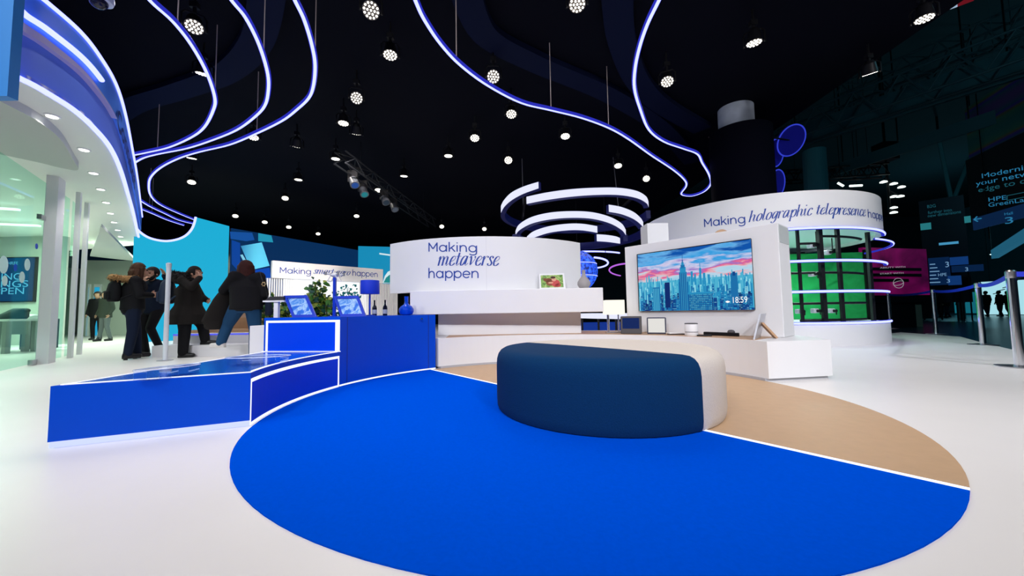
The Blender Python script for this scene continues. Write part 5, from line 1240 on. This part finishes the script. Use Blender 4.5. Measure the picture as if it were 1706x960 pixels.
def head(B,c,f,s=1.0):
    f=Vector((f.x,f.y,0)).normalized(); r_=Vector((f.y,-f.x,0)); up_=V(0,0,1)
    B.sphere(c+up_*.02*s-f*.01*s,.098*s,(.92,.92,1.12),18,12); B.sphere(c+f*.03*s-up_*.035*s,.072*s,(.95,.95,1.05),16,10)
    B.sphere(c+f*.055*s-up_*.085*s,.034*s,(1.1,1,.8),12,8)
    B.cap(c+f*.090*s+up_*.02*s,c+f*.104*s-up_*.020*s,.009*s,.013*s,8)
    B.cap(c+f*.085*s+r_*.04*s+up_*.035*s,c+f*.09*s-r_*.04*s+up_*.035*s,.012*s,.012*s,8)
    B.cap(c+f*.092*s+r_*.018*s-up_*.052*s,c+f*.092*s-r_*.018*s-up_*.052*s,.010*s,.010*s,8)
    for q in (-1,1): B.sphere(c+r_*q*.09*s-up_*.0*s,.026*s,(.5,.8,1.2),10,7)
def face(par,c,f,s=1.0):
    f=Vector((f.x,f.y,0)).normalized(); r_=Vector((f.y,-f.x,0)); up_=V(0,0,1)
    for q in (-1,1):
        B=MB().sphere(c+f*.088*s+r_*q*.034*s+up_*.018*s,.0125*s,n=10,k=8); lb(B,'eye',mat('eye_dark',(.02,.012,.01),.2),par)
        B=MB().cap(c+f*.097*s+r_*q*.02*s+up_*.04*s,c+f*.088*s+r_*q*.052*s+up_*.042*s,.006*s,.004*s,6); lb(B,'eyebrow',mat('hair_black',(.012,.009,.008),.7),par)
    B=MB().cap(c+f*.100*s+r_*.02*s-up_*.053*s,c+f*.100*s-r_*.02*s-up_*.053*s,.005*s,.005*s,6); lb(B,'mouth',mat('lip_red',(.35,.12,.10),.5),par)
def lb(B,name,m,par,smooth='all'):
    o=B.build(name,m,None,smooth=smooth,origin=(0,0,0)); o.location=(0,0,0); o.parent=par; return o
BASE=dict(pel=V(0,0,.93),che=V(0,-.01,1.26),nek=V(0,0,1.44),hed=V(0,.03,1.585),
 shR=V(.175,-.01,1.39),shL=V(-.175,-.01,1.39),elR=V(.24,-.03,1.12),elL=V(-.24,-.03,1.12),wrR=V(.24,.08,.90),wrL=V(-.24,.08,.90),
 hiR=V(.09,0,.90),hiL=V(-.09,0,.90),knR=V(.10,.02,.50),knL=V(-.10,.02,.50),anR=V(.10,-.02,.09),anL=V(-.10,-.02,.09))
def person(label,loc,rz,look=V(0,1,0),scale=1.0,handR=None,handL=None,jacket=None,hem=.80,hemw=(.20,.16),trousers=None,shoes=None,hair=None,hairstyle='long',skin=None,detail=True,leg=1.0,tor=1.0,group=None,flare=0,**kw):
    J={k:v.copy() for k,v in BASE.items()}; J.update(kw)
    t=thing('person',label,'person',loc,group); t.rotation_euler.z=math.radians(rz); t.scale=(scale,)*3
    vox=.010 if detail else .022; B=MB()
    def torso(b,g):
        p,c,n=J['pel'],J['che'],J['nek']
        b.loft([(p+V(0,0,-.12),.13+g,.11+g),(p,.165*tor+g,.125*tor+g),(p.lerp(c,.4),.14*tor+g,.115*tor+g),(c,.165*tor+g,.12*tor+g),(c.lerp(n,.55),.165+g,.10+g),(n+V(0,0,-.02),.08+g,.07+g)],18)
        for s_ in ('R','L'): b.cap(J['che'].lerp(J['nek'],.6),J['sh'+s_],.07+g,.062+g)
    torso(B,0); B.cap(J['nek']-V(0,0,.06),J['hed']-V(0,0,.03),.055,.052); head(B,J['hed'],look)
    for s_ in ('R','L'):
        B.cap(J['sh'+s_],J['el'+s_],.052,.041); B.cap(J['el'+s_],J['wr'+s_],.041,.027)
        B.cap(J['hi'+s_],J['kn'+s_],.085*leg,.055*leg); B.cap(J['kn'+s_],J['an'+s_],.055*leg,.038)
        fd=J.get('ft'+s_,V(0,1,0)); B.cap(J['an'+s_]-V(0,0,.04)-fd*.03,J['an'+s_]-V(0,0,.05)+fd*.14,.035,.028)
        sd=1 if s_=='R' else -1
        hd=(handR if s_=='R' else handL) or ((J['wr'+s_]-J['el'+s_]).normalized(),V(-sd,0,0),.5)
        hand(B,J['wr'+s_],hd[0],hd[1],1.0,hd[2],1 if hd[0].cross(hd[1]).dot(V(0,1,.5))>0 else -1)
    remesh(B,'body',skin or SK,t,vox if not detail else .0075,2)
    if detail: face(t,J['hed'],look)
    if trousers:
        B=MB(); p=J['pel']; B.loft([(p+V(0,0,-.14),.15,.125),(p,.178*tor,.14*tor),(p+V(0,0,.10),.165*tor,.13*tor)],18)
        for s_ in ('R','L'):
            B.cap(J['hi'+s_],J['kn'+s_],.098*leg,.070*leg); B.cap(J['kn'+s_],J['an'+s_],.070*leg,.056*leg)
        remesh(B,'trousers',trousers,t,.012 if detail else .025,4)
    if shoes:
        for s_ in ('R','L'):
            fd=J.get('ft'+s_,V(0,1,0)); a=J['an'+s_]; B=MB(); B.cap(a+V(0,0,.03),a-V(0,0,.03)-fd*.02,.056,.052)
            B.cap(a-V(0,0,.045)-fd*.03,a-V(0,0,.05)+fd*.15,.045,.038); B.obox(a-V(0,0,.09)-fd*.07+fd.cross(V(0,0,1))*.035,fd*.24,-fd.cross(V(0,0,1))*.07,(0,0,.03))
            remesh(B,'shoe',shoes,t,.009 if detail else .02,2)
    if jacket:
        B=MB(); p=J['pel']; torso(B,.028)
        hc=V(p.x,p.y-flare,hem); B.loft([(hc,hemw[0],hemw[1]),(hc.lerp(p,.5)+V(0,0,.02),hemw[0]*.97,hemw[1]*.97),(p+V(0,0,.05),.19*tor,.15*tor),(J['che'],.19*tor,.145*tor)],20)
        for s_ in ('R','L'):
            B.cap(J['sh'+s_],J['el'+s_],.080,.066); B.cap(J['el'+s_],J['el'+s_].lerp(J['wr'+s_],.93),.064,.050)
        B.loft([(J['nek']+V(0,0,-.06),.12,.10),(J['nek']+V(0,0,.02),.085,.08),(J['nek']+V(0,0,.05),.08,.075)],16)
        remesh(B,'jacket',jacket,t,.013 if detail else .026,5)
    if hair:
        c=J['hed']; f=Vector((look.x,look.y,0)).normalized(); r_=Vector((f.y,-f.x,0)); B=MB()
        B.sphere(c-f*.022+V(0,0,.042),.112,(.98,.98,1.04),18,12)
        if hairstyle in ('long','bob'):
            L=.34 if hairstyle=='long' else .2
            B.loft([(c-f*.06+V(0,0,-L),.09,.05),(c-f*.06+V(0,0,-L*.6),.125,.085),(c-f*.045+V(0,0,-.05),.125,.10),(c-f*.03+V(0,0,.06),.115,.105)],18)
            for q in (-1,1): B.cap(c+r_*q*.088+V(0,0,.04)+f*.01,c+r_*q*.10-f*.0+V(0,0,-L*.75),.034,.03)
        if hairstyle=='tied': B.sphere(c-f*.12+V(0,0,.03),.05)
        # keep the face clear
        B2=MB(); cut=c+f*.075-V(0,0,.03)
        o=remesh(B,'hair',hair,t,.010 if detail else .02,2)
        me=o.data
        bm=bmesh.new(); bm.from_mesh(me)
        dv=[v for v in bm.verts if (v.co-c).dot(f)>.045 and (v.co-c).z<.075 and abs((v.co-c).dot(r_))<.075]
        bmesh.ops.delete(bm,geom=dv,context='VERTS'); bm.to_mesh(me); bm.free()
    return t,J
cloth_black=mat('cloth_black',(.010,.010,.012),.9,bump=.5,scale=12,spec=.2); cloth_navy=mat('cloth_navy',(.008,.014,.035),.85,bump=.4,scale=14,spec=.2)
coat_brown=mat('coat_black_brown',(.014,.012,.011),.9,bump=.7,scale=9,spec=.2); jeans=mat('jeans_blue',(.012,.055,.13),.85,bump=.3,scale=30,spec=.2)
boot=mat('black_leather',(.008,.008,.009),.35); hair_br=mat('hair_brown',(.055,.024,.012),.75,var=.6,bump=1.0,scale=25,spec=.25); hair_dk=mat('hair_black',(.012,.009,.008),.7,bump=.6,scale=30,spec=.25); hair_red=mat('hair_dark_red',(.045,.010,.008),.7,var=.5,bump=.8,scale=25,spec=.25)
fur=mat('fur_tan',(.33,.18,.07),.95,bump=1.0,scale=40)
# woman with fur-trimmed hood
PA=F(217,599); 
t,J=person('woman with long brown hair, black jacket with tan fur-trimmed hood and heeled boots',PA,-36,scale=1.0,jacket=cloth_black,hem=.88,hemw=(.20,.17),trousers=cloth_navy,shoes=boot,hair=hair_br,
 hed=V(.02,.07,1.575),nek=V(.01,.02,1.44),elR=V(.23,.04,1.14),elL=V(-.23,.02,1.14),wrR=V(.06,.24,1.14),wrL=V(-.08,.24,1.16),anR=V(.09,-.05,.11),anL=V(-.09,.10,.11),knR=V(.095,.0,.50),knL=V(-.095,.07,.50),leg=1.12,tor=1.08)
c=J['hed']; B=MB()
for k in range(26):
    a=-1.5+3.0*k/25; p=V(c.x+math.sin(a)*.105,c.y-.035-math.cos(a)*.085,c.z+.02); q=[p]
    for i in range(1,9): q.append(p+V(math.sin(a)*.012*i+.010*math.sin(i*1.5+k),-math.cos(a)*.008*i+.010*math.cos(i*1.7+k*2),-.052*i))
    B.tube(q,lambda t:.020*(1-t*.55),6)
lb(B,'wavy_locks',hair_br,t)
B=MB(); B.tube([V(.17,.0,1.43),V(.15,-.14,1.42),V(.07,-.25,1.44),V(0,-.28,1.45),V(-.07,-.25,1.44),V(-.15,-.14,1.42),V(-.17,.0,1.43)],.048,10); 
def tufts(B,path,n,rad,L,seed):
    r=random.Random(seed); P=spline(path,6)
    for k in range(n):
        i=r.randrange(len(P)-1); p=P[i].lerp(P[i+1],r.random()); d=V(r.gauss(0,1),r.gauss(0,1),r.gauss(0,1)).normalized()
        B.cyl(p+d*rad*.6,p+d*(rad+L*r.uniform(.6,1.3))+V(0,0,-.01),.010,.001,5)
tufts(B,[V(.17,.0,1.43),V(.15,-.14,1.42),V(.07,-.25,1.44),V(-.07,-.25,1.44),V(-.15,-.14,1.42),V(-.17,.0,1.43)],420,.045,.035,4)
lb(B,'fur_hood_trim',fur,t)
B=MB(); B.loft([(V(0,-.16,1.36),.11,.09),(V(0,-.20,1.42),.13,.11),(V(0,-.2,1.44),.10,.08)],16); remesh(B,'hood',cloth_black,t,.014,4)
for s_ in (1,-1): lb(MB().box((s_*.09-.022,-.10 if s_>0 else .05,0),(s_*.09+.022,-.05 if s_>0 else .10,.07)),'boot_heel',boot,t,False)
def backpack(label,loc,rz,m,w=.30,h=.44,d=.17,z=1.0,yb=-.16):
    b=thing('backpack',label,'backpack',loc); b.rotation_euler.z=math.radians(rz)
    B=MB(); B.loft([(V(0,yb-d*.55,z),w*.42,d*.42),(V(0,yb-d*.55,z+.03),w*.5,d*.5),(V(0,yb-d*.55,z+h*.5),w*.5,d*.55),(V(0,yb-d*.5,z+h*.85),w*.44,d*.46),(V(0,yb-d*.45,z+h),w*.30,d*.28)],20); remesh(B,'pack_body',m,b,.013,3)
    B=MB(); B.loft([(V(0,yb-d*1.0,z+.04),w*.38,d*.24),(V(0,yb-d*1.02,z+h*.45),w*.38,d*.24),(V(0,yb-d*.98,z+h*.52),w*.34,d*.12)],16); remesh(B,'front_pocket',m,b,.013,2)
    for s_ in (-1,1): lb(MB().tube(spline([V(s_*.10,yb-.02,z+.05),V(s_*.19,yb+.10,z+.12),V(s_*.17,yb+.29,z+h*.62),V(s_*.13,yb+.22,z+h+.03),V(s_*.10,yb-.02,z+h*.95)],5),.016,8),'shoulder_strap',m,b)
    lb(MB().tube([V(-.04,yb-.05,z+h),V(-.03,yb-.05,z+h+.05),V(.03,yb-.05,z+h+.05),V(.04,yb-.05,z+h)],.009,6),'carry_handle',m,b); return b
backpack('black backpack worn by the woman with the fur-trimmed hood',PA,-36,cloth_black,.34,.36,.17,1.02,-.15)
# man with beard behind her
PB=F(252,592); 
t,J=person('bearded man in dark clothes, hand at his mouth, half hidden behind the fur-hooded woman',PB,188,look=V(.05,1,0),jacket=cloth_navy,hem=.86,trousers=cloth_black,shoes=boot,hair=hair_dk,hairstyle='short',
 hed=V(0,.07,1.575),elR=V(.20,.22,1.22),wrR=V(.03,.245,1.42),handR=(V(-.25,-.10,.6),V(-.3,-1,0),.7),elL=V(-.34,.04,1.32),wrL=V(-.25,.12,1.56),handL=(V(-.1,.5,.8),V(.3,.9,-.2),.3),
 knR=V(.12,.10,.52),anR=V(.11,-.02,.09),knL=V(-.12,.22,.53),anL=V(-.13,-.04,.11),leg=1.05)
c=J['hed']; f=V(.12,1,0).normalized(); B=MB(); B.sphere(c+f*.045-V(0,0,.075),.066,(1.02,.95,.85),16,10); B.cap(c+f*.095+V(.03,0,-.040),c+f*.095+V(-.03,0,-.040),.011,.011); 
for q in (-1,1): B.cap(c+V(q*.078,.01,-.01),c+V(q*.06,.06,-.07),.022,.028)
remesh(B,'beard',hair_dk,t,.009,2)
# person with backpack in a flared black coat
PD=F(309,595)
t,J=person('person in long flared black coat with fur hood, hand raised to the face',PD,-72,look=V(.25,1,0),jacket=coat_brown,hem=.60,hemw=(.33,.30),flare=.02,trousers=cloth_black,shoes=boot,hair=hair_dk,hairstyle='tied',
 pel=V(0,.02,.90),nek=V(0,.05,1.41),hed=V(0,.11,1.53),che=V(0,.01,1.24),elR=V(.30,.16,1.26),wrR=V(.12,.23,1.46),handR=(V(-.4,-.15,.6),V(-.5,-.8,.2),.45),elL=V(-.28,.10,1.12),wrL=V(-.12,.26,1.04),
 hiR=V(.10,0,.88),knR=V(.11,.02,.50),anR=V(.10,.0,.09),hiL=V(-.10,.0,.88),knL=V(-.11,.20,.58),anL=V(-.11,.25,.30),leg=1.35,tor=1.3)
B=MB(); B.tube(spline([V(.14,.06,1.42),V(.15,-.06,1.46),V(.10,-.18,1.50),V(0,-.22,1.52),V(-.10,-.18,1.50),V(-.15,-.06,1.46),V(-.14,.06,1.42)],4),.055,10); B.loft([(V(0,-.06,1.34),.14,.12),(V(0,-.12,1.42),.18,.16),(V(0,-.12,1.50),.18,.16),(V(0,-.09,1.56),.13,.12)],16); o=remesh(B,'fur_hood',mat('black_fur',(.008,.007,.007),.95,bump=1,scale=40),t,.014,2)
B=MB(); tufts(B,[V(.14,.06,1.42),V(.15,-.06,1.47),V(.10,-.18,1.52),V(-.10,-.18,1.52),V(-.15,-.06,1.47),V(-.14,.06,1.42)],420,.055,.045,6); lb(B,'hood_fur_tufts',mat('black_fur',(.008,.007,.007),.95),t)
backpack('navy backpack on the back of the person in the flared black coat',PD,-72,mat('navy_pack',(.008,.02,.05),.7,bump=.2,scale=40),.32,.44,.19,.98,-.21)
# woman in jeans
PE=F(408,601)
t,J=person('woman with dark red hair, black jacket and blue jeans, one foot on the white step',PE,32,look=V(-.35,1,0),jacket=cloth_black,hem=.84,hemw=(.24,.20),trousers=jeans,shoes=mat('white_sneaker',(.65,.63,.60),.6),hair=hair_red,hairstyle='bob',
 nek=V(-.02,.06,1.40),che=V(-.01,.03,1.22),hed=V(-.03,.10,1.525),elL=V(-.33,.12,1.16),wrL=V(-.26,.34,1.06),elR=V(.25,-.02,1.10),wrR=V(.22,.14,.95),
 knL=V(-.26,.20,.60),anL=V(-.34,.20,.31),ftL=V(-.85,.5,0),hiL=V(-.11,.02,.90),knR=V(.13,.0,.50),anR=V(.12,-.10,.10),leg=1.3,tor=1.22)
# coat over her arm
cc=thing('draped_coat','black coat hanging over the arm of the woman in jeans','coat',PE); cc.rotation_euler.z=math.radians(32)
B=MB(); B.loft([(V(-.42,.20,.52),.10,.06),(V(-.44,.20,.66),.17,.09),(V(-.38,.22,.85),.16,.10),(V(-.34,.24,1.02),.13,.11),(V(-.31,.25,1.14),.09,.10)],18); B.cap(V(-.52,.24,.58),V(-.38,.24,.90),.06,.08); remesh(B,'cloth_drape',coat_brown,cc,.013,3)
hb=thing('handbag','dark handbag with gold chain on the hip of the woman in jeans','handbag',PE); hb.rotation_euler.z=math.radians(32)
B=MB(); B.loft([(V(.31,-.06,.74),.05,.11),(V(.32,-.06,.80),.06,.13),(V(.31,-.05,.94),.05,.11),(V(.30,-.04,1.0),.03,.09)],16); remesh(B,'bag_body',cloth_navy,hb,.011,3)
gold=mat('gold_metal',(.75,.55,.30),.3,1.0)
lb(MB().tube(spline([V(.30,-.12,.98),V(.27,-.15,1.15),V(.20,-.13,1.38),V(.17,0,1.47),V(.22,.10,1.25),V(.30,.04,.98)],5),.008,6),'bag_strap',boot,hb)
B=MB()
for k in range(6): B.sphere(V(.235+.022*math.cos(k*PI/3),-.165,1.26+.03*math.sin(k*PI/3)),.012,n=8,k=6)
lb(B,'gold_clasp',gold,hb)
# far visitors
olive=mat('olive_jacket',(.035,.045,.035),.9,spec=.2); greyj=mat('grey_jeans',(.10,.12,.12),.9); skin2=mat('skin_tan',(.40,.22,.14),.6)
PG=F(174,566); PG2=AT(174,560,12.2)
person('person in olive jacket and grey jeans walking in the corridor',(PG2.x,12.2,0),175,detail=False,scale=.93,jacket=olive,hem=.80,trousers=greyj,shoes=boot,hair=hair_dk,hairstyle='bob',skin=skin2,anR=V(.10,.08,.09),anL=V(-.1,-.1,.09))
P=AT(160,560,12.9)
person('person in black in the corridor, half hidden behind the olive jacket',(P.x,12.9,0),200,detail=False,scale=.95,jacket=cloth_black,hem=.8,trousers=cloth_black,shoes=boot,hair=hair_dk,hairstyle='short',skin=skin2)
for k,(x,Y,rz,lb_) in enumerate([(1602,26,5,'dark silhouetted visitor left of the second nearest barrier post'),(1645,26,-5,'dark silhouetted visitor in front of the bright far stand, the left one'),(1667,25.5,10,'dark silhouetted visitor in front of the bright far stand, the bulky middle one'),(1681,26.5,0,'dark silhouetted visitor before the bright far stand, the right one beside the nearest post'),(1578,25,30,'dark silhouetted visitor with a bright green patch beside the third barrier post'),(1567,26,-20,'dark silhouetted visitor right behind the third barrier post')]):
    P=AT(x,520,Y); tt,_=person(lb_,(P.x,Y,-.11),rz,detail=False,jacket=cloth_black,hem=.75,trousers=cloth_navy,shoes=boot,hair=hair_dk,hairstyle='short',skin=skin2,group='far visitors',anR=V(.12,.1,.09),anL=V(-.1,-.12,.09),tor=1.25,leg=1.1)
    if k==4: lb(MB().box((-.16,-.23,1.0),(.10,-.205,1.28)),'green_vest_patch',glow('hi_vis_green',(.15,.6,.05),.4),tt,False)
